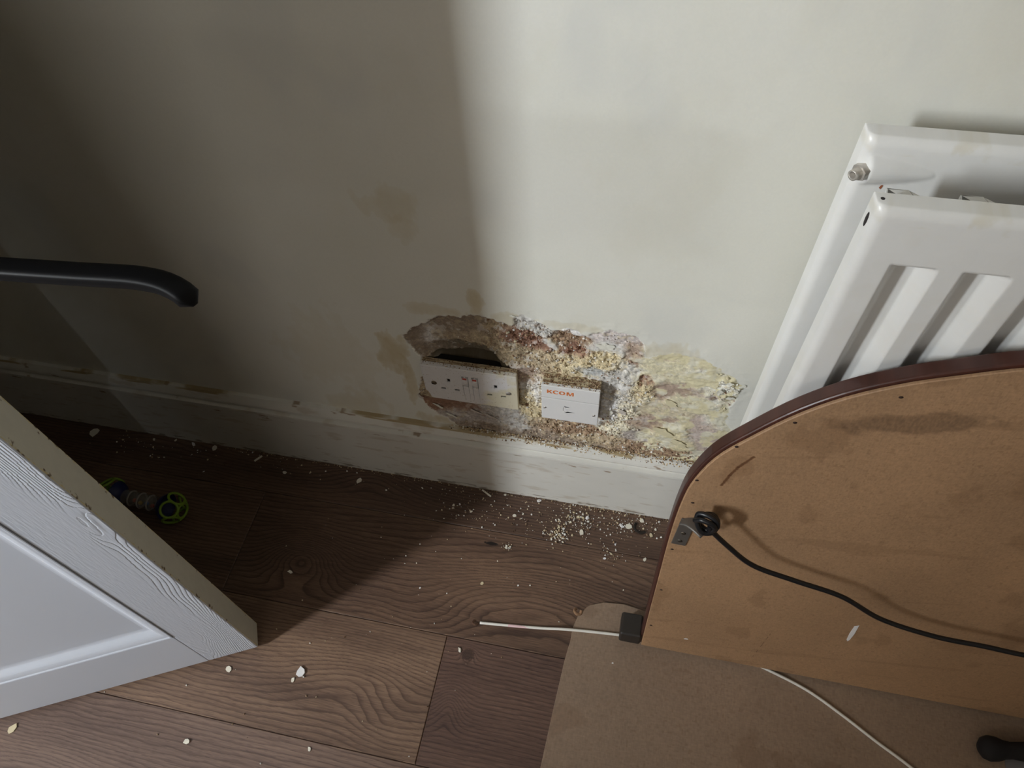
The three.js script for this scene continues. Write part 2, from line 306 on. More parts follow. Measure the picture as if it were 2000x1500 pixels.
// ---------------------------------------------------------------- the rest of the room and the next room
const doorJamb = { z0: 0.745, z1: 1.52, head: 2.02 };
{
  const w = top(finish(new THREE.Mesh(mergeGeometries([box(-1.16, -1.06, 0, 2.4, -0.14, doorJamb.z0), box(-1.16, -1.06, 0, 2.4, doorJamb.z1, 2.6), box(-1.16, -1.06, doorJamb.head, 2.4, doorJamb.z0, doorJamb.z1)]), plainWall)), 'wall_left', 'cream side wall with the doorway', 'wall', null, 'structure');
  top(finish(new THREE.Mesh(box(1.6, 1.7, 0, 2.4, 0, 2.2), std({ color: rgb(222, 217, 204), roughness: 0.75 }))), 'wall_right', 'cream wall to the right', 'wall', null, 'structure');
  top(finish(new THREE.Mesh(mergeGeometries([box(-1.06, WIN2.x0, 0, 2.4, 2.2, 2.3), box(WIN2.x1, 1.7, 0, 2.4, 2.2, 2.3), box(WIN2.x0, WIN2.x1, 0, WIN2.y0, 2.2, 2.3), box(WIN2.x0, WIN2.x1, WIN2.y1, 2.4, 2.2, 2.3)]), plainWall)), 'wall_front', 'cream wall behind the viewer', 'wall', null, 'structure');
  top(finish(new THREE.Mesh(box(-2.25, 1.7, 2.4, 2.5, -0.14, 2.7), std({ color: rgb(226, 224, 218), roughness: 0.9 }))), 'ceiling', 'white plaster ceiling', 'ceiling', null, 'structure');
  // next room: outer wall with its window
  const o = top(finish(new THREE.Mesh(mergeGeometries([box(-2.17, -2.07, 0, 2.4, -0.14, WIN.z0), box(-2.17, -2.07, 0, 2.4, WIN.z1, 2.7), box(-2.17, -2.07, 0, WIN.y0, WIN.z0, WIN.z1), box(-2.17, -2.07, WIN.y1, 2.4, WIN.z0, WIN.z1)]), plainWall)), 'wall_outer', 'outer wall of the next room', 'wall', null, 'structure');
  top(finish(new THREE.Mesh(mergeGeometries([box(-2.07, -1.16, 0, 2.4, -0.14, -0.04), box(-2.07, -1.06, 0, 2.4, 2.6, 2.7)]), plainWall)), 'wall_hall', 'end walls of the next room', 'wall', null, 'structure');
  const win = thing('window_1', 'small frosted window in the next room', 'window', [-2.12, WIN.y0, (WIN.z0 + WIN.z1) / 2], null, 'structure');
  const hw = (WIN.z1 - WIN.z0) / 2, hh = WIN.y1 - WIN.y0, white = std({ color: rgb(232, 232, 230), roughness: 0.4 });
  part('window_frame', mergeGeometries([box(-0.03, 0.03, 0, 0.03, -hw, hw), box(-0.03, 0.03, hh - 0.03, hh, -hw, hw), box(-0.03, 0.03, 0.03, hh - 0.03, -hw, -hw + 0.03), box(-0.03, 0.03, 0.03, hh - 0.03, hw - 0.03, hw)]), white, win);
  part('pane', box(-0.003, 0.003, 0.03, hh - 0.03, -hw + 0.03, hw - 0.03), std({ color: rgb(230, 236, 240), roughness: 0.8, emissive: DAY, emissiveIntensity: 1.5 }), win);
  const w2 = thing('window_2', 'curtained window in the wall behind the viewer', 'window', [(WIN2.x0 + WIN2.x1) / 2, WIN2.y0, 2.25], null, 'structure'), ww = (WIN2.x1 - WIN2.x0) / 2, wh = WIN2.y1 - WIN2.y0;
  part('window_frame', mergeGeometries([box(-ww, ww, 0, 0.04, -0.03, 0.03), box(-ww, ww, wh - 0.04, wh, -0.03, 0.03), box(-ww, -ww + 0.04, 0.04, wh - 0.04, -0.03, 0.03), box(ww - 0.04, ww, 0.04, wh - 0.04, -0.03, 0.03)]), white, w2);
  part('pane', box(-ww + 0.04, ww - 0.04, 0.04, wh - 0.04, -0.003, 0.003), std({ color: rgb(230, 236, 240), roughness: 0.8, emissive: DAY2, emissiveIntensity: 0.3 }), w2);
}

// ---------------------------------------------------------------- floor: laminate planks
function plankTex(o) {
  const W = 1536, H = 248, L = 1.38, B = 0.1945, D = o.dark, T = o.light;
  return tex(W, H, (u, v) => {
    const x = u * L, z = v * B, sx = o.seed * 3.1;
    const wob = (fbm(x * 5 + sx, z * 16 + sx, 4) - 0.5) * o.wob + (fbm(x * 22 + sx, z * 60, 3) - 0.5) * 0.5;
    let F = z / o.gap + wob;
    let knot = 0;
    for (const [kx, kz, rx, rz, a] of o.knots) { const p = ((x - kx) / rx) ** 2 + ((z - kz) / rz) ** 2; F += a * Math.exp(-p * 0.8) + (a > 0 ? 0.7 : 0) * a * 0.3 / (1 + p * 3); if (rx < 0.02) knot = Math.max(knot, 1 - sm(0.5, 1.6, p + (vn(x * 400, z * 400) - 0.5) * 0.8)); }
    const r = F - Math.floor(F), ring = Math.pow(r, 3.6) * (1 - sm(0.93, 1, r));
    const fib = vn(x * 42 + sx * 9, z * 1500) * 0.6 + vn(x * 110 + 3, z * 2600 + sx) * 0.4, coarse = fbm(x * 4 + sx, z * 30 + sx, 3), pore = sm(0.8, 0.93, vn(x * 70 + 40, z * 2200 + sx)) * 0.5;
    let t = 0.58 + 0.6 * (coarse - 0.5) + 0.55 * (fib - 0.5) - 0.85 * ring * (0.45 + 0.55 * fbm(x * 9 + 8, z * 25 + sx, 2)) - pore * 0.5;
    let c = mix(D, T, clamp(t)).map((k) => k * 0.93);
    c = mix(c, [46, 32, 26], knot * 0.55);
    for (const [mx, mz, rx, rz] of o.marks || []) { const p = ((x - mx) / rx) ** 2 + ((z - mz) / rz) ** 2; c = mix(c, [22, 14, 11], 1 - sm(0.5, 1.3, p + (vn(x * 300, z * 500) - 0.5) * 0.7)); }
    return c;
  });
}
const plankDefs = [
  { seed: 1, gap: 0.0085, wob: 3.2, dark: [70, 50, 40], light: [142, 112, 90], knots: [[0.118, 0.113, 0.055, 0.040, 8], [0.36, 0.16, 0.06, 0.05, -3], [0.55, 0.118, 0.16, 0.055, 7.5], [0.55, 0.02, 0.3, 0.03, 3]], marks: [[0.445, 0.024, 0.012, 0.0035]] },
  { seed: 2, gap: 0.0072, wob: 2.4, dark: [84, 62, 50], light: [160, 130, 106], knots: [[1.26, 0.09, 0.12, 0.06, 5], [1.33, 0.14, 0.06, 0.05, -3], [0.9, 0.05, 0.2, 0.05, 3]] },
  { seed: 3, gap: 0.0065, wob: 3.0, dark: [68, 48, 42], light: [134, 104, 88], knots: [[0.041, 0.024, 0.010, 0.009, 4], [0.03, 0.105, 0.02, 0.03, 4], [0.5, 0.1, 0.1, 0.05, 5]] },
  { seed: 4, gap: 0.0060, wob: 2.6, dark: [66, 47, 38], light: [128, 100, 80], knots: [[0.8, 0.13, 0.09, 0.04, 5], [0.35, 0.1, 0.1, 0.04, 4]] },
  { seed: 5, gap: 0.0085, wob: 3.6, dark: [80, 60, 52], light: [146, 120, 104], knots: [[0.5, 0.07, 0.012, 0.010, 4], [0.15, 0.12, 0.16, 0.05, 5]] },
  { seed: 6, gap: 0.0065, wob: 3.0, dark: [72, 52, 42], light: [140, 110, 88], knots: [[0.6, 0.1, 0.15, 0.06, 6]] },
];
const plankMats = plankDefs.map((d) => { const t = plankTex(d); return std({ map: t, roughness: 0.5, bumpMap: t, bumpScale: 0.00035 }); });
{
  const floor = top(finish(new THREE.Mesh(box(-2.25, 1.7, -0.12, -0.009, -0.14, 2.7), std({ color: rgb(40, 28, 22), roughness: 0.9 }))), 'floor', 'brown oak-look laminate floor', 'floor', null, 'structure');
  const L = 1.38, B = 0.1945, Z0 = 0.097;
  const starts = { '-1': -0.94, 0: -0.336, 1: 0.072, 2: -0.66 };
  const pick = { '-1_0': 3, '0_0': 0, '0_-1': 5, '1_-1': 1, '1_0': 2, '2_0': 4, '2_-1': 4 };
  for (let r = -1; r <= 10; r++) {
    const z0 = Z0 + r * B, z1 = z0 + B, st = starts[r] ?? (-1.06 + ((r * 0.53) % 1.38));
    for (let k = -2; k <= 2; k++) {
      const a0 = st + k * L, a1 = a0 + L, x0 = Math.max(a0, -1.055), x1 = Math.min(a1, 1.595), y0 = Math.max(z0, 0.003), y1 = Math.min(z1, 2.195);
      if (x1 - x0 < 0.03 || y1 - y0 < 0.02) continue;
      const e = 0.0003, c = 0.0011, X0 = x0 + e, X1 = x1 - e, A0 = y0 + e, A1 = y1 - e;
      const P = [], I = [], U = []; const q = (x, y, z) => { P.push(x, y, z); U.push((x - a0) / L, (z - z0) / B); return P.length / 3 - 1; };
      const face = (a, b, d, f) => { const s = [a, b, d, f].map((p) => q(...p)); I.push(s[0], s[1], s[2], s[0], s[2], s[3]); };
      const b = -0.0085, t = 0, m = -0.0011;
      face([X0 + c, t, A1 - c], [X1 - c, t, A1 - c], [X1 - c, t, A0 + c], [X0 + c, t, A0 + c]);
      face([X0, m, A1], [X1, m, A1], [X1 - c, t, A1 - c], [X0 + c, t, A1 - c]); face([X1, m, A0], [X0, m, A0], [X0 + c, t, A0 + c], [X1 - c, t, A0 + c]);
      face([X1, m, A1], [X1, m, A0], [X1 - c, t, A0 + c], [X1 - c, t, A1 - c]); face([X0, m, A0], [X0, m, A1], [X0 + c, t, A1 - c], [X0 + c, t, A0 + c]);
      face([X0, b, A1], [X1, b, A1], [X1, m, A1], [X0, m, A1]); face([X1, b, A0], [X0, b, A0], [X0, m, A0], [X1, m, A0]); face([X1, b, A1], [X1, b, A0], [X1, m, A0], [X1, m, A1]); face([X0, b, A0], [X0, b, A1], [X0, m, A1], [X0, m, A0]);
      const g = new THREE.BufferGeometry(); g.setAttribute('position', new THREE.Float32BufferAttribute(P, 3)); g.setAttribute('uv', new THREE.Float32BufferAttribute(U, 2)); g.setIndex(I); g.computeVertexNormals();
      part('plank', g, plankMats[pick[r + '_' + k] ?? Math.floor(hash(r + 20, k + 9) * 6)], floor);
    }
  }
}

// ---------------------------------------------------------------- skirting board
const skirtTex = tex(2048, 256, (u, v) => {
  const x = u * 2.66, y = v * 0.2; let c = [214, 211, 203]; const n = fbm(x * 18, y * 30, 4) - 0.5; c = c.map((k) => k * (1 + 0.05 * n));
  c = mix(c, [160, 140, 116], 0.28 * sm(0.62, 0.8, fbm(x * 22 + 4, y * 90, 4)));                         // scuffs along the board
  c = mix(c, [120, 92, 66], 0.6 * sm(0.72, 0.78, fbm(x * 34 + 9, y * 120 + 2, 4)) * (y > 0.14 ? 1 : 0.25));
  if (y > 0.181) c = mix(c, [150, 128, 88], 0.8 * sm(0.45, 0.6, fbm(x * 16 + 2, y * 120, 4)));           // dirt caught where board meets wall
  if (y < 0.012) c = mix(c, [96, 84, 70], 0.6 * sm(0.5, 0.7, fbm(x * 60 + 2, y * 160, 3)));
  return c;
});
const skirtMat = std({ map: skirtTex, roughness: 0.42 });
const skirtProfile = [[0, 0], [0.018, 0], [0.018, 0.1500], [0.0188, 0.1520], [0.0192, 0.1550], [0.0182, 0.1580], [0.0155, 0.1596], [0.0112, 0.1600], [0.0105, 0.1618], [0.0122, 0.1640], [0.0140, 0.1672], [0.0143, 0.1705], [0.0132, 0.1745], [0.0108, 0.1785], [0.0082, 0.1815], [0.0068, 0.1840], [0.0062, 0.1862], [0, 0.1870]];
{
  let g = extrudeX(skirtProfile, -1.06, 1.6); uvXY(g, -1.06, 1.6, 0, 0.2); g.deleteAttribute('normal'); g = toCreasedNormals(mergeVertices(g), 0.5);
  top(finish(new THREE.Mesh(g, skirtMat)), 'baseboard_back', 'tall off-white moulded skirting board along the damp wall', 'skirting board', null, 'structure');
  const g2 = box(-1.06, -1.042, 0, 0.187, 0.0185, doorJamb.z0 - 0.07); uvXY(g2, -1.06, 1.6, 0, 0.2);
  top(finish(new THREE.Mesh(g2, skirtMat)), 'baseboard_left', 'short off-white skirting board behind the door', 'skirting board', null, 'structure');
}

// ---------------------------------------------------------------- double power socket
const plateTex = tex(512, 320, (u, v) => {
  const n = fbm(u * 30, v * 18, 3) - 0.5; let c = [222, 219, 218].map((k) => k * (1 + 0.03 * n));
  const y = sm(0.5, 0.8, fbm(u * 4 + 2, v * 3 + 6, 4) + (u > 0.6 ? 0.22 * (u - 0.6) / 0.4 : -0.2) + (u > 0.9 || v < 0.05 ? 0.12 : 0));
  c = mix(c, [212, 202, 168], 0.7 * y); return mix(c, [140, 116, 84], 0.35 * sm(0.74, 0.8, fbm(u * 60, v * 36, 3)));
});
const grimeTex = tex(256, 128, (u, v) => mix([192, 178, 146], [128, 102, 76], sm(0.4, 0.6, fbm(u * 14, v * 14, 4))));
const plateMat = std({ map: plateTex, roughness: 0.35 }), blackMat = std({ color: rgb(22, 19, 17), roughness: 0.8 }), steelMat = std({ color: rgb(200, 194, 186), metalness: 0.6, roughness: 0.35 }), dullScrew = std({ color: rgb(112, 98, 78), metalness: 0.5, roughness: 0.6 });
function rectPath(x0, y0, x1, y1, r = 0, P = THREE.Path) {
  const p = new P(); if (!r) { p.moveTo(x0, y0); p.lineTo(x1, y0); p.lineTo(x1, y1); p.lineTo(x0, y1); p.closePath(); return p; }
  p.moveTo(x0 + r, y0); p.lineTo(x1 - r, y0); p.absarc(x1 - r, y0 + r, r, -Math.PI / 2, 0); p.lineTo(x1, y1 - r); p.absarc(x1 - r, y1 - r, r, 0, Math.PI / 2); p.lineTo(x0 + r, y1); p.absarc(x0 + r, y1 - r, r, Math.PI / 2, Math.PI); p.lineTo(x0, y0 + r); p.absarc(x0 + r, y0 + r, r, Math.PI, 1.5 * Math.PI); return p;
}
function slotScrew(parent, x, y, z, r, m, label) {
  const g = new THREE.LatheGeometry([[0, 0.0012], [r * 0.6, 0.0011], [r * 0.9, 0.0006], [r, 0], [r, -0.001]].map((p) => new THREE.Vector2(...p)), 18); g.rotateX(Math.PI / 2); g.translate(x, y, z);
  const s = part('screw', g, m, parent, label); const sl = box(-r * 0.85, r * 0.85, -r * 0.14, r * 0.14, 0.0004, 0.00135); sl.rotateZ(0.5); sl.translate(x, y, z); part('slot', sl, blackMat, s);
}
{
  const S = thing('power_socket', 'white double switched power socket set in the crumbling plaster', 'socket', [SOCKET.x, SOCKET.y, 0.012]);
  S.rotation.z = 0.0044;
  const W = SOCKET.w, H = SOCKET.h, sh = new THREE.Shape();                       // lower left corner is broken off
  sh.moveTo(0.009, 0.001); sh.lineTo(W - 0.002, 0); sh.quadraticCurveTo(W, 0, W, 0.002); sh.lineTo(W, H - 0.002); sh.quadraticCurveTo(W, H, W - 0.002, H); sh.lineTo(0.002, H); sh.quadraticCurveTo(0, H, 0, H - 0.002); sh.lineTo(0, 0.021); sh.lineTo(0.003, 0.017); sh.lineTo(0.0055, 0.010); sh.lineTo(0.007, 0.003); sh.closePath();
  const y = (v) => H - v / 1000, x = (u) => u / 1000, pins = [];
  for (const cx of [40.5, 113]) { pins.push([cx - 2.2, 28, cx + 2.2, 36.5]); pins.push([cx - 14.3, 53, cx - 7.2, 57.5]); pins.push([cx + 7.2, 53, cx + 14.3, 57.5]); }
  for (const [a, b, c, d] of pins) sh.holes.push(rectPath(x(a), y(d), x(c), y(b)));
  const rock = [[62, 17, 71.5, 42], [77, 17, 86.5, 42]]; for (const [a, b, c, d] of rock) sh.holes.push(rectPath(x(a), y(d), x(c), y(b)));
  const g = extrudeZ(sh, 0.008, 0.0008); g.translate(0, 0, -0.008); uvXY(g, 0, W, 0, H); part('face_plate', g, plateMat, S);
  part('plate_rim', rbox(0.001, W - 0.001, 0.02, H - 0.0006, -0.016, -0.0082, 0.001), std({ map: grimeTex, roughness: 0.85 }), S, 'dust covered rim behind the face plate');
  for (const [a, b, c, d] of pins) part('pin_hole', box(x(a) - 0.0003, x(c) + 0.0003, y(d) - 0.0003, y(b) + 0.0003, -0.0075, -0.0022), blackMat, S, 'dark pin hole');
  part('back_box', rbox(0.012, W - 0.006, 0.008, H - 0.006, -0.030, -0.0085, 0.002), blackMat, S, 'dark inside of the socket');
  for (const [a, b, c, d] of rock) {
    const r = part('switch', sweep([[x(a) + 0.0004, 0, 0], [x(c) - 0.0004, 0, 0]], [[-0.004, y(b) - 0.0004], [0.0008, y(b) - 0.0004], [0.0022, y(b) - 0.006], [0.0016, y(d) + 0.008], [-0.0006, y(d) + 0.0004], [-0.004, y(d) + 0.0004]].map(([p, q]) => [-p, q]).map(([p, q]) => [-p, q]), [0, 1, 0]), std({ color: rgb(220, 217, 216), roughness: 0.35 }), S, 'white rocker switch');
    const w = rbox(x(a) + 0.0016, x(c) - 0.0016, y(b) - 0.0052, y(b) - 0.0018, 0.0004, 0.0021, 0.0004); part('indicator', w, std({ color: rgb(178, 70, 52), roughness: 0.5 }), r, 'red indicator stripe');
  }
  slotScrew(S, 0.0165, y(43), 0.0002, 0.0045, dullScrew, 'dull tarnished screw'); slotScrew(S, W - 0.0135, y(44), 0.0002, 0.0045, steelMat, 'bright screw');
}

// ---------------------------------------------------------------- telephone box
const font = await new FontLoader().loadAsync('fonts/droid/droid_sans_bold.typeface.json');
{
  const T = thing('telephone_socket', 'white square telephone line box lettered KCOM in orange', 'telephone socket', [PHONE.x, PHONE.y, 0.0]);
  const W = PHONE.w, H = PHONE.h, D = 0.022, split = H * 0.645, m = std({ color: rgb(222, 220, 218), roughness: 0.38 }), dirty = grimeTex;
  part('body', rbox(0.0005, W - 0.0005, 0.0005, H - 0.0005, -0.004, D - 0.006, 0.0015), std({ map: dirty, roughness: 0.8 }), T, 'grimy cream sides of the box');
  const up = part('upper_cover', rbox(0, W, split + 0.0011, H, D - 0.0065, D, 0.0012), m, T);
  const tg = new TextGeometry('KCOM', { font, size: 0.0082, depth: 0.0004, curveSegments: 5 }); tg.computeBoundingBox(); const bb = tg.boundingBox; tg.scale(0.0385 / (bb.max.x - bb.min.x), 1, 1); tg.translate(0.0072, H - 0.0175, D - 0.0001);
  part('lettering', tg, std({ color: rgb(214, 118, 58), roughness: 0.5 }), up, 'orange capital letters KCOM');
  const sh = rectPath(0, 0, W, split - 0.0008, 0.0012, THREE.Shape); sh.holes.push(rectPath(0.033, split - 0.029, 0.049, split - 0.0195)); sh.holes.push(rectPath(0.0315, split - 0.034, 0.0333, split - 0.0165));
  const g = extrudeZ(sh, 0.0065, 0.0007); g.translate(0, 0, D - 0.0065); const lo = part('lower_cover', g, m, T);
  part('jack_shutter', box(0.0335, 0.0492, split - 0.0292, split - 0.0205, D - 0.006, D - 0.0016), m, lo, 'white shutter of the telephone jack');
  part('jack_cavity', box(0.030, 0.051, split - 0.036, split - 0.015, D - 0.0063, D - 0.0055), blackMat, lo);
  slotScrew(T, 0.0052, split * 0.53, D, 0.0022, steelMat); slotScrew(T, W - 0.0062, split * 0.47, D, 0.0022, steelMat);
}

// ---------------------------------------------------------------- radiator
const radTex = tex(1024, 1024, (u, v) => {
  const x = 0.44 + u * 0.3, y = 0.55 + v * 0.3; let c = [226, 225, 222].map((k) => k * (1 + 0.02 * (fbm(x * 50, y * 50, 3) - 0.5)));
  c = mix(c, [200, 190, 164], 0.35 * sm(0.5, 0.8, fbm(x * 60 + 5, y * 60, 4)) * (y > 0.822 ? 1 : 0.15));
  return c;
});
const radMat = std({ map: radTex, roughness: 0.34 }), rust = std({ color: rgb(150, 84, 52), roughness: 0.9 }), chipDark = std({ color: rgb(38, 32, 34), roughness: 0.7 });
{
  const X0 = 0.4605, X1 = 1.48, Y0 = 0.235, Y1 = 0.838, pitch = 0.0535, first = 0.4905;
  const R = thing('radiator', 'white double panel radiator fixed to the wall behind the leaning board', 'radiator', [X0, Y0, 0]);
  const chan = (x, y, depth) => {                          // pressed channels: sloping sides, flat bottom, rounded ends
    const k = (x - first) / pitch, i = Math.floor(k); if (k < 0 || x > X1 - 0.045) return 0;
    const l = (k - i) * pitch, wS = 0.0100, wB = 0.0155, d = Math.min(l, 2 * wS + wB - l), e = Math.min(Y1 - 0.054 - y, y - Y0 - 0.054);
    const s = clamp(Math.min(d / wS, e / 0.012)); return -depth * s * s * (3 - 2 * s) * 0.5 - depth * 0.5 * s;
  };
  const panel = (zf, th, bump) => {
    th = 0.017;
    const xs = []; for (let x = X0; x < X0 + 0.016; x += 0.0012) xs.push(x); for (let x = X0 + 0.016; x < 0.74; x += 0.0016) xs.push(x); for (let x = 0.74; x < X1 - 0.02; x += 0.0045) xs.push(x); for (let x = X1 - 0.02; x <= X1; x += 0.002) xs.push(x);
    const ys = []; for (let y = Y0; y < Y0 + 0.08; y += 0.004) ys.push(y); for (let y = Y0 + 0.08; y < Y1 - 0.08; y += 0.03) ys.push(y); for (let y = Y1 - 0.08; y < Y1 - 0.016; y += 0.002) ys.push(y); for (let y = Y1 - 0.016; y <= Y1 + 1e-6; y += 0.001) ys.push(y);
    const rd = 0.011, round = (d) => { const t = clamp(1 - d / rd); return rd * (1 - Math.sqrt(1 - t * t)); };
    const z = (x, y) => {
      let q = zf - round(x - X0) - round(X1 - x) - 0.8 * round(Y1 - y) - 0.8 * round(y - Y0) + chan(x, y, 0.0150);
      if (bump) { const u = (x - 0.472) / 0.052, w = 0.015 * Math.sqrt(clamp(1 - u)); if (u > -0.15 && u < 1) q += 0.007 * clamp(1 - ((y - 0.806) / Math.max(1e-4, w)) ** 2) * sm(-0.15, 0.05, u) * (1 - u * 0.9); }
      return Math.max(q, zf - th + 0.001);
    };
    const g = polyGeo(xs.length, ys.length, (i, j) => [xs[i] - X0, ys[j] - Y0, i === 0 || j === 0 || i === xs.length - 1 || j === ys.length - 1 ? zf - th : z(xs[i], ys[j])]);
    const p = g.attributes.position, uv = g.attributes.uv; for (let i = 0; i < p.count; i++) uv.setXY(i, (p.getX(i) + X0 - 0.44) / 0.3, (p.getY(i) + Y0 - 0.55) / 0.3);
    const b = uvXY(box(0.0005, X1 - X0 - 0.0005, 0.0005, Y1 - Y0 - 0.0005, zf - th, zf - th + 0.0011), 0, 9, 0, 9); b.toNonIndexed();
    return mergeGeometries([g, b]);
  };
  part('rear_panel', panel(0.060, 0.013, true), radMat, R);
  const fp = part('front_panel', panel(0.145, 0.013, false), radMat, R);
  for (const [za, zb] of [[0.1275, 0.103]]) {       // convector fins: folded sheet between the panels
    const pts = []; for (let k = 0; k < 18; k++) { const x = 0.4730 - X0 + k * pitch; pts.push([x, za], [x + 0.004, zb], [x + 0.020, zb], [x + 0.030, za], [x + 0.046, za]); }
    const t = 0.0009, sh = new THREE.Shape(); sh.moveTo(pts[0][0], pts[0][1]); for (const q of pts) sh.lineTo(q[0], q[1]); for (const q of pts.slice().reverse()) sh.lineTo(q[0] + t, q[1] + t); sh.closePath();
    const g = new THREE.ExtrudeGeometry(sh, { depth: 0.54, bevelEnabled: false }); g.rotateX(Math.PI / 2); g.scale(1, 1, 1); g.translate(0, 0.588, 0);
    const f = g.attributes.position; for (let i = 0; i < f.count; i++) f.setY(i, f.getY(i)); part('convector_fin', g, std({ color: rgb(222, 221, 218), roughness: 0.45 }), R);
  }
  // bleed valve on the rear panel's end
  const nut = new THREE.CylinderGeometry(0.0075, 0.0075, 0.010, 6); nut.rotateX(Math.PI / 2); nut.rotateY(-0.85); nut.translate(0.0075, 0.571, 0.0615); const bv = part('bleed_valve', nut, steelMat, R, 'steel hexagonal bleed valve');
  const stem = new THREE.LatheGeometry([[0, -0.002], [0.0024, -0.002], [0.0026, 0.004], [0.0046, 0.004], [0.0048, 0.0005], [0.0052, -0.004]].map((q) => new THREE.Vector2(...q)), 20); stem.rotateX(Math.PI / 2); stem.rotateY(-0.85); stem.translate(0.0075 - 0.0056, 0.571, 0.0615 + 0.0048); part('stem', stem, steelMat, bv);
  const spot = (x, y, z, rx, ry, m, name) => { const g = new THREE.CircleGeometry(1, 9); const p = g.attributes.position; for (let i = 1; i < p.count; i++) { const k = 0.65 + 0.5 * hash(i % 9 + Math.round(x * 5e3), Math.round(y * 5e3)); p.setXY(i, p.getX(i) * k * rx, p.getY(i) * k * ry); } g.translate(x, y, z); part(name, g, m, R); };
  for (const [x, y, rx, ry] of [[0.0275, 0.5560, 0.0014, 0.0024], [0.0815, 0.5460, 0.0026, 0.0013], [0.0858, 0.5375, 0.0028, 0.0024], [0.0495, 0.5480, 0.0018, 0.0008]]) spot(x, y, 0.0606, rx, ry, rust, 'rust_spot');
  const cg = new THREE.IcosahedronGeometry(1, 1); for (const [x, y, z, a, b, c] of [[0.0075, 0.5945, 0.1375, 0.0035, 0.0045, 0.0035], [0.0012, 0.5830, 0.1350, 0.0012, 0.0075, 0.0030], [0.0060, 0.6015, 0.1335, 0.0030, 0.0012, 0.0030]]) { const g = cg.clone(); g.scale(a, b, c); g.translate(x, y, z); part('paint_chip_mark', g, chipDark, fp, 'dark chip in the paint at the corner'); }
  for (const x of [0.16, 0.86]) part('wall_bracket', box(x - 0.015, x + 0.015, 0.05, 0.52, 0.0, 0.0465), std({ color: rgb(220, 219, 216), roughness: 0.5 }), R);
}

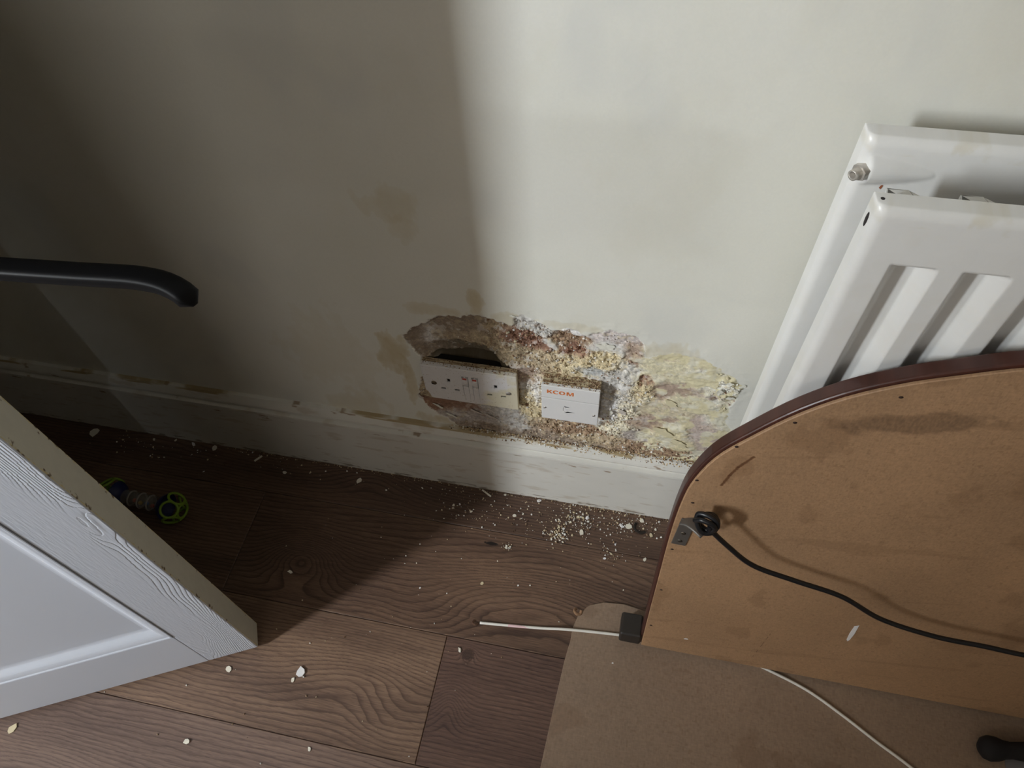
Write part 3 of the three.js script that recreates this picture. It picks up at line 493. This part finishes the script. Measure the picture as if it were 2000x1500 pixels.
// ---------------------------------------------------------------- open door
const DOOR = { w: 0.902, h: 1.985, t: 0.041, y0: 0.010 };
const grainTex = tex(512, 1024, (u, v) => {                  // embossed timber grain of the moulded door skin
  const x = u * 0.4, y = v * 0.9, F = x * 190 + (fbm(x * 16, y * 3.2, 3) - 0.5) * 22 + 5 * Math.exp(-(((x - 0.05) / 0.03) ** 2) - ((y - 0.1) / 0.09) ** 2), r = F - Math.floor(F), g = 200 - 120 * Math.pow(r, 3) * sm(0.35, 0.6, fbm(x * 20 + 3, y * 3 + 9, 3)) - 30 * vn(x * 1500, y * 90);
  return [g, g, g];
}, false); grainTex.wrapS = grainTex.wrapT = THREE.RepeatWrapping;
{
  const D = thing('door_1', 'white panelled door standing open at the left with a black lever handle', 'door', [-0.2299, 0, 0.3715], null, 'structure');
  D.rotation.y = 0.4638;
  const m = std({ color: rgb(200, 205, 216), roughness: 0.42, bumpMap: grainTex, bumpScale: 0.0014 }), rail = std({ color: rgb(200, 205, 216), roughness: 0.4 }), edge = std({ color: rgb(206, 203, 190), roughness: 0.55 });
  const { w, h, t, y0 } = DOOR, st = 0.08, bot = 0.145, midA = 0.93, midB = 1.07, topY = h - 0.11;
  const uvD = (g) => uvXY(g, 0, -0.4, 0, 0.9);
  part('stile', uvD(rbox(-st, 0, y0, h, -t, 0, 0.0018)), m, D); part('stile', uvD(rbox(-w, -w + st, y0, h, -t, 0, 0.0018)), m, D);
  part('rail', rbox(-w + st, -st, y0, bot, -t, 0, 0.0012), rail, D); part('rail', rbox(-w + st, -st, midA, midB, -t, 0, 0.0012), rail, D); part('rail', rbox(-w + st, -st, topY, h, -t, 0, 0.0012), rail, D);
  const prof = [[0, -0.0005], [0.0004, 0.0012], [0.0018, 0.0016], [0.0032, 0.0008], [0.0042, -0.0006], [0.0080, -0.0010], [0.0140, -0.0034], [0.0190, -0.0074], [0.0230, -0.0106], [0.0275, -0.0122], [0.0300, -0.0125]];
  for (const [a, b] of [[bot, midA], [midB, topY]]) {
    part('panel', box(-w + st, -st, a, b, -t + 0.0125, -0.0125), rail, D);
    const g = polyGeo(prof.length, 5, (i, j) => { const [o, z] = prof[i], xs = [-st - o, -w + st + o], ys = [a + o, b - o], k = j % 4; return [k === 0 || k === 3 ? xs[0] : xs[1], k < 2 ? ys[0] : ys[1], z]; }, false);
    const gg = toCreasedNormals(g.toNonIndexed(), 0.6); part('moulding', gg, rail, D, 'raised moulding round the panel');
  }
  const eg = box(-0.0002, 0.0006, y0 + 0.002, h - 0.002, -t + 0.0012, -0.0012), ep = eg.attributes.position; for (let i = 0; i < ep.count; i++) eg.attributes.uv.setXY(i, -ep.getZ(i) / t, ep.getY(i) / 2);
  edge.map = tex(64, 2048, (u, v) => { let c = [206, 203, 190].map((k) => k * (1 + 0.04 * (fbm(u * 6, v * 160, 3) - 0.5))); const chip = Math.min(u, 1 - u) + 0.16 * (fbm(u * 9, v * 420, 4) - 0.5); c = mix(c, [206, 190, 140], 0.7 * (1 - sm(0.03, 0.06, chip))); return mix(c, [84, 66, 48], 0.85 * sm(0.67, 0.72, fbm(u * 5 + 3, v * 240, 4)) * (1 - sm(0.08, 0.14, chip))); }); edge.color.set(0xffffff);
  part('edge_face', eg, edge, D, 'cream painted long edge');
  // lever on the far face, its arm reaching past the edge of the leaf
  const inv = new THREE.Matrix4().makeRotationY(-0.4638).multiply(new THREE.Matrix4().makeTranslation(0.2299, 0, -0.3715)), loc = (p) => { const v = new THREE.Vector3(...p).applyMatrix4(inv); return [v.x, v.y, v.z]; };
  const black = new THREE.MeshPhysicalMaterial({ color: rgb(9, 9, 11), roughness: 0.5, specularIntensity: 0.3 });
  const rose = new THREE.CylinderGeometry(0.026, 0.027, 0.009, 28); rose.rotateX(Math.PI / 2); rose.translate(-0.055, 0.87, -t - 0.0045); const H = part('handle', rose, black, D, 'black metal lever handle with a turned end');
  part('neck', sweep([[-0.055, 0.87, -t], [-0.055, 0.87, -t - 0.035]], circle(0.0095, 16)), black, H);
  const pts = curve([[-0.318, 0.87, 0.330], [-0.26, 0.87, 0.3365], [-0.19, 0.87, 0.3365], [-0.1204, 0.87, 0.3324], [-0.0653, 0.87, 0.3283], [-0.018, 0.87, 0.3250], [-0.001, 0.868, 0.3258], [0.0098, 0.864, 0.3282], [0.0172, 0.858, 0.3315]].map(loc), 60);
  const sec = []; for (let i = 0; i < 20; i++) { const a = i / 20 * 2 * Math.PI, c = Math.cos(a), s = Math.sin(a); sec.push([Math.sign(c) * Math.abs(c) ** 0.6 * 0.0080, Math.sign(s) * Math.abs(s) ** 0.6 * 0.0055]); }
  part('lever', sweep(pts, sec, [0, 1, 0], true, (s) => s > 0.985 ? Math.sqrt(clamp(1 - ((s - 0.985) / 0.0155) ** 2)) : 1), black, H);
  for (const y of [0.25, 1.0, 1.75]) part('hinge', new THREE.CylinderGeometry(0.006, 0.006, 0.09, 12).translate(-w - 0.004, y, -t - 0.002), steelMat, D);
}

// ---------------------------------------------------------------- board lying flat on the floor
const fibre = (base, deep, s, extra) => (u, v) => {
  const n = fbm(u * 7 + s, v * 6 + s, 4) - 0.5, f = vn(u * 900 + s, v * 240) - 0.5, f2 = vn(u * 260, v * 900 + s) - 0.5, sp = sm(0.78, 0.9, vn(u * 300 + s, v * 260)) * 0.25;
  let c = base.map((k) => k * (1 + 0.16 * n + 0.09 * f + 0.09 * f2)); c = mix(c, deep, sp + 0.5 * sm(0.64, 0.72, fbm(u * 16 + 2 * s, v * 14, 4)) * 0.5);
  return extra ? extra(u, v, c) : c;
};
{
  const o = [[0.388, 0.192], [0.354, 0.187], [0.319, 0.190], [0.295, 0.200], [0.280, 0.218], [0.274, 0.243], [0.2735, 0.262], [0.269, 0.295], [0.263, 0.374], [0.258, 0.454], [0.250, 0.560], [0.250, 0.80], [1.2, 0.80], [1.2, 0.192]];
  const sh = new THREE.Shape(o.map(([x, z]) => new THREE.Vector2(x - 0.7, -(z - 0.45)))), g = extrudeZ(sh, 0.004, 0.0006, 1); uvXY(g, -0.5, 0.7, -0.5, 0.5); g.rotateX(-Math.PI / 2);
  const m = finish(new THREE.Mesh(g, std({ map: tex(1024, 768, fibre([144, 122, 103], [112, 86, 66], 3)), roughness: 0.6 }))); m.position.set(0.7, 0.0003, 0.45);
  top(m, 'hardboard_sheet', 'flat brown hardboard sheet with rounded corner lying on the floor', 'board');
}

// ---------------------------------------------------------------- leaning board with dark curved rim
{
  const th = Math.atan(0.11), B = thing('leaning_board', 'brown arched board with dark wooden rim leaning back against the radiator', 'board', [0.385, 0.0145, 0.2514]);
  B.rotation.x = -th; const cs = 1 / Math.cos(th), L = (x, y) => [x - 0.385, (y - 0.0145) * cs];
  const half = [[0.386, 0.0155], [0.3845, 0.12], [0.383, 0.25], [0.382, 0.371], [0.384, 0.437], [0.389, 0.481], [0.406, 0.534], [0.433, 0.576], [0.466, 0.619], [0.501, 0.652], [0.543, 0.679], [0.584, 0.698], [0.617, 0.712], [0.68, 0.728], [0.76, 0.738], [0.86, 0.741]].map((q) => L(...q));
  const apex = half[half.length - 1][0], right = half.slice(0, -1).reverse().map(([x, y]) => [2 * apex - x, y]);
  const c1 = new THREE.CatmullRomCurve3([...half, ...right].map(([x, y]) => new THREE.Vector3(x, y, 0)), false, 'centripetal').getSpacedPoints(150).map((v) => [v.x, v.y]);
  const off = (d) => c1.map(([x, y], i) => { const a = c1[Math.max(0, i - 1)], b = c1[Math.min(c1.length - 1, i + 1)], l = Math.hypot(b[0] - a[0], b[1] - a[1]); return [x - (b[1] - a[1]) / l * d, y + (b[0] - a[0]) / l * d]; });
  const shape = (pts) => new THREE.Shape(pts.map(([x, y]) => new THREE.Vector2(x, y)));
  const bx = (x, y) => L(x, y);
  const smear = bx(0.56, 0.628), arc = [[0.42, 0.487], [0.4245, 0.507], [0.430, 0.524], [0.441, 0.545]].map((q) => bx(...q));
  const bt = tex(1400, 1000, fibre([164, 130, 98], [118, 88, 62], 8, (u, v, c) => {
    const x = u * 0.7, y = v * 0.8, p = ((x - smear[0]) / 0.075) ** 2 + ((y - smear[1] + (x - smear[0]) * -0.25) / 0.017) ** 2;
    c = mix(c, [92, 70, 52], clamp(0.55 * (sm(1.2, 0.2, p + (fbm(x * 60, y * 90, 4) - 0.5) * 2.2))) * (0.5 + 0.5 * vn(x * 700, y * 300)));
    for (let i = 0; i < 3; i++) { const [ax, ay] = arc[i], [ex, ey] = arc[i + 1], t = clamp(((x - ax) * (ex - ax) + (y - ay) * (ey - ay)) / ((ex - ax) ** 2 + (ey - ay) ** 2)), d = Math.hypot(x - ax - t * (ex - ax), y - ay - t * (ey - ay)); c = mix(c, [92, 58, 34], 0.8 * (1 - sm(0.0008, 0.0022, d + (vn(x * 900, y * 900) - 0.5) * 0.001))); }
    const streak = sm(0.66, 0.74, fbm((x + y * 2.2) * 6, (y - x * 0.25) * 60, 4)); c = mix(c, [120, 90, 64], 0.2 * streak);
    const ln = Math.abs(x - (0.165 + 0.05 * y)); if (y < 0.13 && y > 0.03) c = mix(c, [86, 62, 44], 0.55 * (1 - sm(0.0002, 0.0009, ln)) * sm(0.3, 0.5, vn(4, y * 200)));
    return c;
  }));
  const face = extrudeZ(shape(c1), 0.004, 0.0008, 1); face.translate(0, 0, -0.004); uvXY(face, 0, 0.7, 0, 0.8); part('backing_board', face, std({ map: bt, roughness: 0.62 }), B, 'brown hardboard backing');
  const rim = extrudeZ(shape(off(0.0035)), 0.0175, 0.0025, 3); rim.translate(0, 0, -0.0215);
  const rimTex = tex(512, 512, (u, v) => mix([58, 32, 26], [84, 48, 38], fbm(u * 90, v * 8, 4))); uvXY(rim, 0, 0.7, 0, 0.8);
  part('frame_rim', rim, std({ map: rimTex, roughness: 0.35 }), B, 'dark mahogany rim');
  // corner foot
  part('foot', rbox(-0.0355, -0.001, -0.0010, 0.030, -0.038, 0.0, 0.004, 3), std({ color: rgb(44, 38, 34), roughness: 0.55 }), B, 'dark foot block at the lower corner');
  // bracket: bent metal strap with three screws
  const mt = std({ color: rgb(120, 116, 112), metalness: 0.7, roughness: 0.5 }), br = bx(0.396, 0.378);
  const pl = rbox(-0.0088, 0.0088, -0.030, 0.031, 0.0002, 0.0018, 0.0006); pl.rotateZ(-0.06); pl.translate(br[0], br[1], 0); const brk = part('bracket', pl, mt, B, 'grey metal hanging bracket');
  const tongue = sweep(curve([[-0.006, 0.028, 0.001], [0, 0.033, 0.004], [0.009, 0.036, 0.011], [0.020, 0.034, 0.019]], 12), circle(0.0012, 8, 0.0085), [-0.4, 0, 0.9]); tongue.translate(br[0], br[1], 0); part('tongue', tongue, mt, brk);
  for (const dy of [-0.020, -0.001, 0.018]) { const s = new THREE.SphereGeometry(0.0032, 14, 8, 0, 2 * Math.PI, 0, Math.PI / 2); s.scale(1, 0.45, 1); s.rotateX(Math.PI / 2); s.translate(br[0] + dy * 0.06, br[1] + dy, 0.0017); part('screw', s, std({ color: rgb(96, 90, 84), metalness: 0.8, roughness: 0.35 }), brk); }
  // black cord knotted to the bracket and sagging across the board
  const cm = std({ color: rgb(26, 26, 29), roughness: 0.36 }), cr = 0.0031;
  const run = [[0.4185, 0.434], [0.443, 0.406], [0.479, 0.372], [0.532, 0.353], [0.590, 0.335], [0.651, 0.295], [0.724, 0.275], [0.778, 0.273], [0.826, 0.269], [0.95, 0.275], [1.1, 0.31], [1.26, 0.37], [1.318, 0.40]].map((q, i) => [...bx(...q), 0.026 - (i > 9 ? (i - 9) * 0.0045 : 0)]);
  const cord = part('cord', sweep(curve(run, 160), circle(cr, 12), [0, 0.2, 1]), cm, B, 'black round cord');
  const kc = [run[0][0] - 0.005, run[0][1] + 0.008, 0.022];
  const loop = (pts) => part('knot', sweep(curve(pts.map((q) => [kc[0] + q[0] / 760, kc[1] + q[1] / 760, kc[2] + q[2] / 900]), 60), circle(cr, 10), [0.1, 0.3, 0.95]), cm, cord);
  loop([[4, -6, 1], [8, 0, 4], [6, 8, 3], [-2, 11, 0], [-9, 7, -3], [-8, -2, 2], [-2, -9, 6], [6, -8, 4], [9, -2, -2], [4, 5, -6], [-5, 4, -5], [-10, -1, -2]]);
  loop([[-11, 2, 1], [-6, 9, 5], [2, 8, 7], [6, 2, 6], [5, -5, 5], [-1, -9, 1], [-7, -6, -3], [-5, 1, -6], [3, 6, -4], [8, 4, 0]]);
  loop([[2, 2, 5], [3, -6, 4], [0, -12, 1], [-1, -17, 0]]);
  // nail heads along the rim
  for (const [x, y] of [[0.541, 0.662], [0.465, 0.608], [0.421, 0.558], [0.393, 0.489], [0.396, 0.444], [0.389, 0.332], [0.391, 0.217], [0.392, 0.096]]) { const q = bx(x, y), g = new THREE.SphereGeometry(0.0018, 8, 5); g.scale(1.2, 0.9, 0.35); g.translate(q[0], q[1], 0.0002); part('nail', g, std({ color: rgb(52, 34, 26), roughness: 0.6 }), B); }
}

// ---------------------------------------------------------------- thin white cable on the floor, passing under the boards
{
  const m = std({ color: rgb(226, 222, 214), roughness: 0.45 });
  const g = sweep(curve([[0.121, 0.0024, 0.262], [0.192, 0.0024, 0.255], [0.228, 0.0034, 0.2512], [0.256, 0.0072, 0.2482], [0.29, 0.0070, 0.2445], [0.351, 0.0068, 0.2395], [0.45, 0.0068, 0.232], [0.53, 0.0068, 0.236], [0.594, 0.0068, 0.252], [0.647, 0.0068, 0.270], [0.698, 0.0068, 0.297], [0.740, 0.0068, 0.322], [0.788, 0.0068, 0.349], [0.86, 0.0068, 0.40]], 180), circle(0.0023, 10));
  const c = finish(new THREE.Mesh(g, m)); top(c, 'white_cable', 'thin white cable lying on the floor and passing under the leaning board', 'cable');
  part('marking', sweep([[0.168, 0.0024, 0.2575], [0.192, 0.0024, 0.2551], [0.206, 0.0024, 0.2535]], circle(0.00235, 10)), std({ color: rgb(222, 188, 190), roughness: 0.45 }), c, 'pink tinged stretch of the cable');
}

// ---------------------------------------------------------------- dark furniture leg end at the lower right
{
  const g = new THREE.LatheGeometry([[0, 0], [0.008, 0.001], [0.0145, 0.006], [0.0175, 0.014], [0.0165, 0.024], [0.0130, 0.034], [0.0115, 0.044], [0.0130, 0.060], [0.0165, 0.085], [0.0185, 0.13], [0.0185, 0.30], [0, 0.30]].map((p) => new THREE.Vector2(...p)), 26);
  g.rotateZ(-Math.PI / 2); const T = thing('furniture_leg', 'black turned wooden leg with rounded end lying on the hardboard at lower right', 'furniture leg', [0.878, 0.0228, 0.306]); T.rotation.y = 0.10;
  part('shaft', g, std({ color: rgb(20, 16, 17), roughness: 0.85 }), T);
  const f = new THREE.CylinderGeometry(0.0155, 0.0155, 0.004, 22); f.scale(1, 1, 1); f.rotateZ(0.25); f.translate(0.056, -0.0155, 0.017); part('ferrule', f, std({ color: rgb(120, 116, 118), roughness: 0.5, metalness: 0.4 }), T, 'grey fitting beside the leg end');
}

// ---------------------------------------------------------------- baby rattle behind the door
{
  const R = 0.0275, T = thing('rattle_toy', 'lime green and navy dumbbell rattle lying on the floor behind the door', 'toy', [-0.545, 0, 0.168]);
  T.rotation.y = -0.06;
  const lime = std({ color: rgb(124, 156, 40), roughness: 0.45 }), navy = std({ color: rgb(22, 30, 82), roughness: 0.45 }), clear = new THREE.MeshPhysicalMaterial({ color: rgb(226, 224, 220), roughness: 0.12, transmission: 0.85, thickness: 0, ior: 1.4 });
  part('tube', (() => { const g = new THREE.CylinderGeometry(0.0135, 0.0135, 0.070, 24, 1, true); g.rotateZ(Math.PI / 2); return g.translate(0, R, 0); })(), clear, T, 'clear ribbed handle tube');
  for (const x of [-0.02, 0, 0.02]) part('collar', (() => { const g = new THREE.TorusGeometry(0.0138, 0.0016, 8, 24); g.rotateY(Math.PI / 2); return g.translate(x, R, 0); })(), std({ color: rgb(150, 144, 136), roughness: 0.5 }), T);
  for (const [i, c] of [[0, [210, 80, 60]], [1, [230, 190, 60]], [2, [60, 120, 200]], [3, [210, 80, 60]]]) part('bead', new THREE.SphereGeometry(0.004, 10, 8).translate(-0.02 + 0.013 * i, R - 0.009, 0.002 * (i % 2)), std({ color: rgb(...c), roughness: 0.4 }), T);
  for (const s of [1, -1]) {
    const ball = new THREE.Group(); ball.name = 'ball'; ball.position.set(s * 0.062, R, 0); T.add(ball); if (s < 0) ball.rotation.y = Math.PI;
    part('cap', (() => { const g = new THREE.SphereGeometry(R * 0.97, 26, 14, 0, 2 * Math.PI, 0, 1.25); g.rotateZ(Math.PI / 2); return g; })(), Object.assign(navy, { side: THREE.DoubleSide }), ball, 'navy blue cap');
    const hoop = (a, e, ang, tube = 0.0024) => { const g = new THREE.TorusGeometry(R * Math.sin(ang), tube, 8, 28), d = new THREE.Vector3(Math.cos(a), Math.sin(a) * Math.cos(e), Math.sin(a) * Math.sin(e)); g.translate(0, 0, R * Math.cos(ang)); g.applyQuaternion(new THREE.Quaternion().setFromUnitVectors(new THREE.Vector3(0, 0, 1), d)); part('hoop', g, lime, ball, 'lime green hoop'); };
    for (let k = 0; k < 5; k++) hoop(1.1, k * 2 * Math.PI / 5 + 0.5, 0.56); hoop(0, 0, 0.52);
  }
}

// ---------------------------------------------------------------- fallen paint chips and plaster crumbs
const CHIPS = [[24,61,4.7], [35,57,3.6], [5,74,3.1], [59,67,3.6], [48,78,2.1], [122,43,2.1], [139,61,5.1], [129,67,3.1], [154,55,3.6], [114,22,4.7], [178,21,5.2], [220,54,3.6], [222,68,5.1], [231,70,3.6], [241,55,4.6], [264,71,9.2], [270,42,6.7], [254,43,4.6], [314,34,3.1], [333,46,6.2], [345,45,8.7], [367,29,7.7], [386,54,6.7], [393,42,4.6], [379,101,4.5], [310,112,4.5], [137,123,5.0], [109,195,4.5], [171,187,3.0], [127,151,2.5], [349,162,2.5], [326,83,2.5], [321,102,4.0], [98,311,5.3], [5,223,2.5], [-13,181,2.3], [-739,29,17.9], [-670,41,3.9], [-607,29,3.8], [-562,22,4.7], [-521,26,6.4], [-476,25,8.2], [-667,70,3.8], [-396,20,3.5], [-315,53,6.9], [-166,44,7.4], [-474,79,3.1], [-266,44,3.4], [-268,412,7.7], [-148,395,14.9], [-157,408,6.5], [-287,525,8.7], [-572,562,9.6], [-94,497,5.5], [-229,238,5.9]];
{
  const mats = [std({ color: rgb(222, 216, 200), roughness: 0.8 }), std({ color: rgb(228, 226, 226), roughness: 0.8 }), std({ color: rgb(206, 192, 160), roughness: 0.85 })];
  const geos = []; for (let v = 0; v < 7; v++) {
    const n = 7 + v % 3, pts = []; for (let i = 0; i < n; i++) { const a = i / n * 2 * Math.PI, r = 0.5 * (0.62 + 0.5 * hash(v * 31 + i, 5)); pts.push(new THREE.Vector2(r * Math.cos(a) * (v % 2 ? 1.15 : 0.95), r * Math.sin(a) * (v % 3 ? 0.62 : 0.85))); }
    const g = new THREE.ExtrudeGeometry(new THREE.Shape(pts), { depth: 0.14, bevelEnabled: false }); g.rotateX(-Math.PI / 2); const p = g.attributes.position; for (let i = 0; i < p.count; i++) p.setY(i, p.getY(i) + 0.35 * (p.getX(i) ** 2) * (v % 3)); g.computeVertexNormals(); geos.push(g);
  }
  const special = { 36: 'large oval cream chip in the shadow near the skirting', 15: 'white wedge shaped paint chip, widest in the lit heap', 49: 'bluish white smeared paint chip in front of the door', 33: 'round white chip by the knot of the dark plank', 20: 'long curled cream flake near the leaning board', 21: 'bent cream flake lying against the skirting near the board' };
  const where = (x, z) => z > 350 ? 'in front of the open door' : z > 140 ? 'on the middle planks' : x < -200 ? 'in the shadow behind the door' : x < 100 ? 'at the shadow edge below the socket' : x < 205 ? 'between the shadow edge and the lit heap' : x < 300 ? 'in the lit heap below the telephone box' : 'close beside the leaning board';
  CHIPS.forEach(([x, z, s], i) => {
    const m = finish(new THREE.Mesh(geos[i === 36 ? 0 : i % 7], mats[i === 49 ? 1 : i % 5 === 2 ? 2 : i % 3 === 1 ? 1 : 0])); const zz = z / 1000, k = s / 1000 * 1.5;
    m.position.set(x / 1000, 0.0002, Math.max(zz, 0.019 + k * 0.55)); m.scale.set(k, Math.max(0.004, k * 0.9), k); m.rotation.y = hash(i, 3) * 6.28;
    if (i === 36) { m.scale.set(k * 1.15, 0.006, k * 1.0); m.rotation.y = 0.5; }
    top(m, 'paint_chip', special[i] || 'small pale paint chip on the floor ' + where(x, z), 'paint chip', special[i] ? null : 'paint chips on the floor ' + where(x, z));
  });
  const sliver = (x, z, L, B, a, label) => { const m = finish(new THREE.Mesh(rbox(-L / 2, L / 2, 0, 0.0016, -B / 2, B / 2, 0.0005), mats[0])); m.position.set(x, 0.0002, z); m.rotation.y = a; top(m, 'plaster_sliver', label, 'plaster sliver'); };
  sliver(-0.379, 0.033, 0.017, 0.004, 0.9, 'pale straight sliver on the shadowed floor near the skirting'); sliver(0.079, 0.026, 0.022, 0.003, -0.5, 'thin pale sliver lying against the skirting below the socket');
  const chipOn = (pos, nrm, ang, s, sx, label) => { const m = finish(new THREE.Mesh(geos[1], mats[1])), up = new THREE.Vector3(...nrm).normalize(), ax = new THREE.Vector3(Math.cos(ang), Math.sin(ang) * up.z, -Math.sin(ang) * up.y).normalize(); m.position.set(...pos); m.quaternion.setFromRotationMatrix(new THREE.Matrix4().makeBasis(ax, up, new THREE.Vector3().crossVectors(ax, up))); m.scale.set(s * sx, 0.0035, s); top(m, 'paint_chip', label, 'paint chip'); };
  const th = Math.atan(0.11), onB = (x, y, lift) => [x, y + lift * Math.sin(th), 0.253 - 0.11 * y + lift * Math.cos(th)];
  chipOn(onB(0.652, 0.190, 0.0003), [0, 0.11, 1], 1.65, 0.012, 5.6, 'long white paint flake stuck on the brown leaning board'); chipOn(onB(0.448, 0.072, 0.0003), [0, 0.11, 1], 0.3, 0.006, 1.4, 'tiny white flake near the bottom edge of the leaning board');
  chipOn([0.345, 0.0046, 0.285], [0, 1, 0.001], 0.4, 0.004, 1, 'tiny white chip on the flat hardboard sheet near its corner');
  // crumbs too small to count, on the floor and on the ledges
  const crumbs = []; const add = (x, y, z, s, c) => crumbs.push([x, y, z, s, c]);
  const heap = (cx, cz, rx, rz, n, s) => { for (let i = 0; i < n; i++) { const a = rnd() * 6.283, r = Math.sqrt(-2 * Math.log(1 - rnd() * 0.98)) * 0.6, z = cz + rz * r * Math.sin(a); if (z > 0.0195) add(cx + rx * r * Math.cos(a), 0.0004, z, 1.3 * s * (0.35 + rnd() ** 2), rnd()); } };
  heap(0.223, 0.085, 0.018, 0.012, 150, 0.0016); heap(0.25, 0.048, 0.03, 0.022, 170, 0.0014); heap(0.23, 0.055, 0.16, 0.045, 330, 0.0012); heap(0.33, 0.04, 0.06, 0.025, 150, 0.0013); heap(0.05, 0.06, 0.08, 0.04, 110, 0.0012); heap(0.14, 0.122, 0.012, 0.006, 30, 0.0013); heap(0.32, 0.105, 0.02, 0.015, 40, 0.0012); heap(-0.35, 0.04, 0.28, 0.02, 80, 0.0013); heap(0.1, 0.2, 0.3, 0.12, 70, 0.0010); heap(-0.1, 0.42, 0.3, 0.12, 30, 0.0012); heap(-0.62, 0.05, 0.1, 0.02, 30, 0.0014);
  for (let i = 0; i < 420; i++) { const x = rr(-0.45, 0.42); add(x, 0.0004, 0.019 + 0.006 * rnd() ** 2, 0.0013 * (0.4 + rnd()), 0.5 + rnd() * 0.5); }
  const im = new THREE.InstancedMesh(new THREE.IcosahedronGeometry(1, 0), std({ color: 0xffffff, roughness: 0.95 }), crumbs.length), M = new THREE.Matrix4(), Q = new THREE.Quaternion(), E = new THREE.Euler(), col = new THREE.Color();
  crumbs.forEach(([x, y, z, s, c], i) => { Q.setFromEuler(E.set(rr(0, 6), rr(0, 6), rr(0, 6))); M.compose(new THREE.Vector3(x, y + s * 0.25, z), Q, new THREE.Vector3(s, s * 0.6, s * 0.9)); im.setMatrixAt(i, M); const k = c < 0.35 ? [224, 220, 212] : c < 0.62 ? [204, 188, 156] : c < 0.82 ? [150, 126, 100] : [98, 76, 58]; col.setRGB(k[0] / 255, k[1] / 255, k[2] / 255, THREE.SRGBColorSpace); im.setColorAt(i, col); });
  finish(im); top(im, 'plaster_crumbs', 'fine plaster crumbs and dust scattered on the floor below the damp patch', 'plaster crumbs', null, 'stuff');
  const led = []; const prof = (z) => { for (let i = skirtProfile.length - 1; i > 7; i--) { const [z0, y0] = skirtProfile[i], [z1, y1] = skirtProfile[i - 1]; if (z >= z0 && z <= z1) return y0 + (y1 - y0) * (z - z0) / (z1 - z0 + 1e-9); } return 0.1675; };
  for (let i = 0; i < 1500; i++) { const x = rr(0.06, 0.5) - 0.05 * rnd() ** 3, z = 0.0005 + 0.010 * rnd() ** 2.2; led.push([x, prof(z), z, 0.0012 * (0.35 + rnd() ** 1.5), rnd()]); }
  for (let i = 0; i < 260; i++) { led.push([PHONE.x + rr(0.002, 0.083), PHONE.y + PHONE.h - 0.0002, rr(0.001, 0.020), 0.0009 * (0.4 + rnd()), 0.4 + 0.6 * rnd()]); }
  for (let i = 0; i < 240; i++) { const u = rr(0.004, 0.142); led.push([SOCKET.x + u, SOCKET.y + SOCKET.h + u * 0.0044 - 0.0006, rr(-0.003, 0.0108), 0.0009 * (0.4 + rnd()), 0.4 + 0.6 * rnd()]); }
  const il = new THREE.InstancedMesh(new THREE.IcosahedronGeometry(1, 0), std({ color: 0xffffff, roughness: 0.95 }), led.length);
  led.forEach(([x, y, z, s, c], i) => { Q.setFromEuler(E.set(rr(0, 6), rr(0, 6), rr(0, 6))); M.compose(new THREE.Vector3(x, y + s * 0.3, z), Q, new THREE.Vector3(s * 1.2, s * 0.7, s)); il.setMatrixAt(i, M); const k = c < 0.2 ? [224, 220, 212] : c < 0.5 ? [196, 172, 132] : c < 0.8 ? [152, 126, 100] : [104, 80, 60]; col.setRGB(k[0] / 255, k[1] / 255, k[2] / 255, THREE.SRGBColorSpace); il.setColorAt(i, col); });
  finish(il); top(il, 'ledge_crumbs', 'brown plaster dust lying on the skirting top and the socket tops', 'plaster dust', null, 'stuff');
  // curled brown scraps
  const scrap = (pos, pts, r, c, label) => { const m = finish(new THREE.Mesh(sweep(curve(pts.map((q) => q.map((k) => k / 1000)), 24), circle(r, 8, r * 0.35), [0.2, 1, 0.1]), std({ color: rgb(...c), roughness: 0.9 }))); m.position.set(...pos); top(m, 'debris_scrap', label, 'debris'); };
  scrap([0.364, 0.0012, 0.046], [[-6, 0, -10], [-8, 3, -4], [-7, 3, 3], [-1, 2, 7], [6, 1, 7], [11, 1, 4]], 0.0026, [40, 32, 26], 'dark curled scrap on the floor beside the leaning board');
  scrap([0.279, 0.0015, 0.214], [[-4, 1, -6], [-6, 5, 0], [-2, 6, 5], [4, 4, 3], [5, 5, -3]], 0.0024, [150, 116, 88], 'brown torn scrap at the corner of the flat hardboard');
  scrap([0.116, 0.0012, 0.262], [[-5, 0, -3], [-7, 2, 2], [-2, 3, 5], [3, 1, 2]], 0.0018, [92, 66, 50], 'small brown curl at the tip of the white cable');
}

renderer.render(scene, camera);
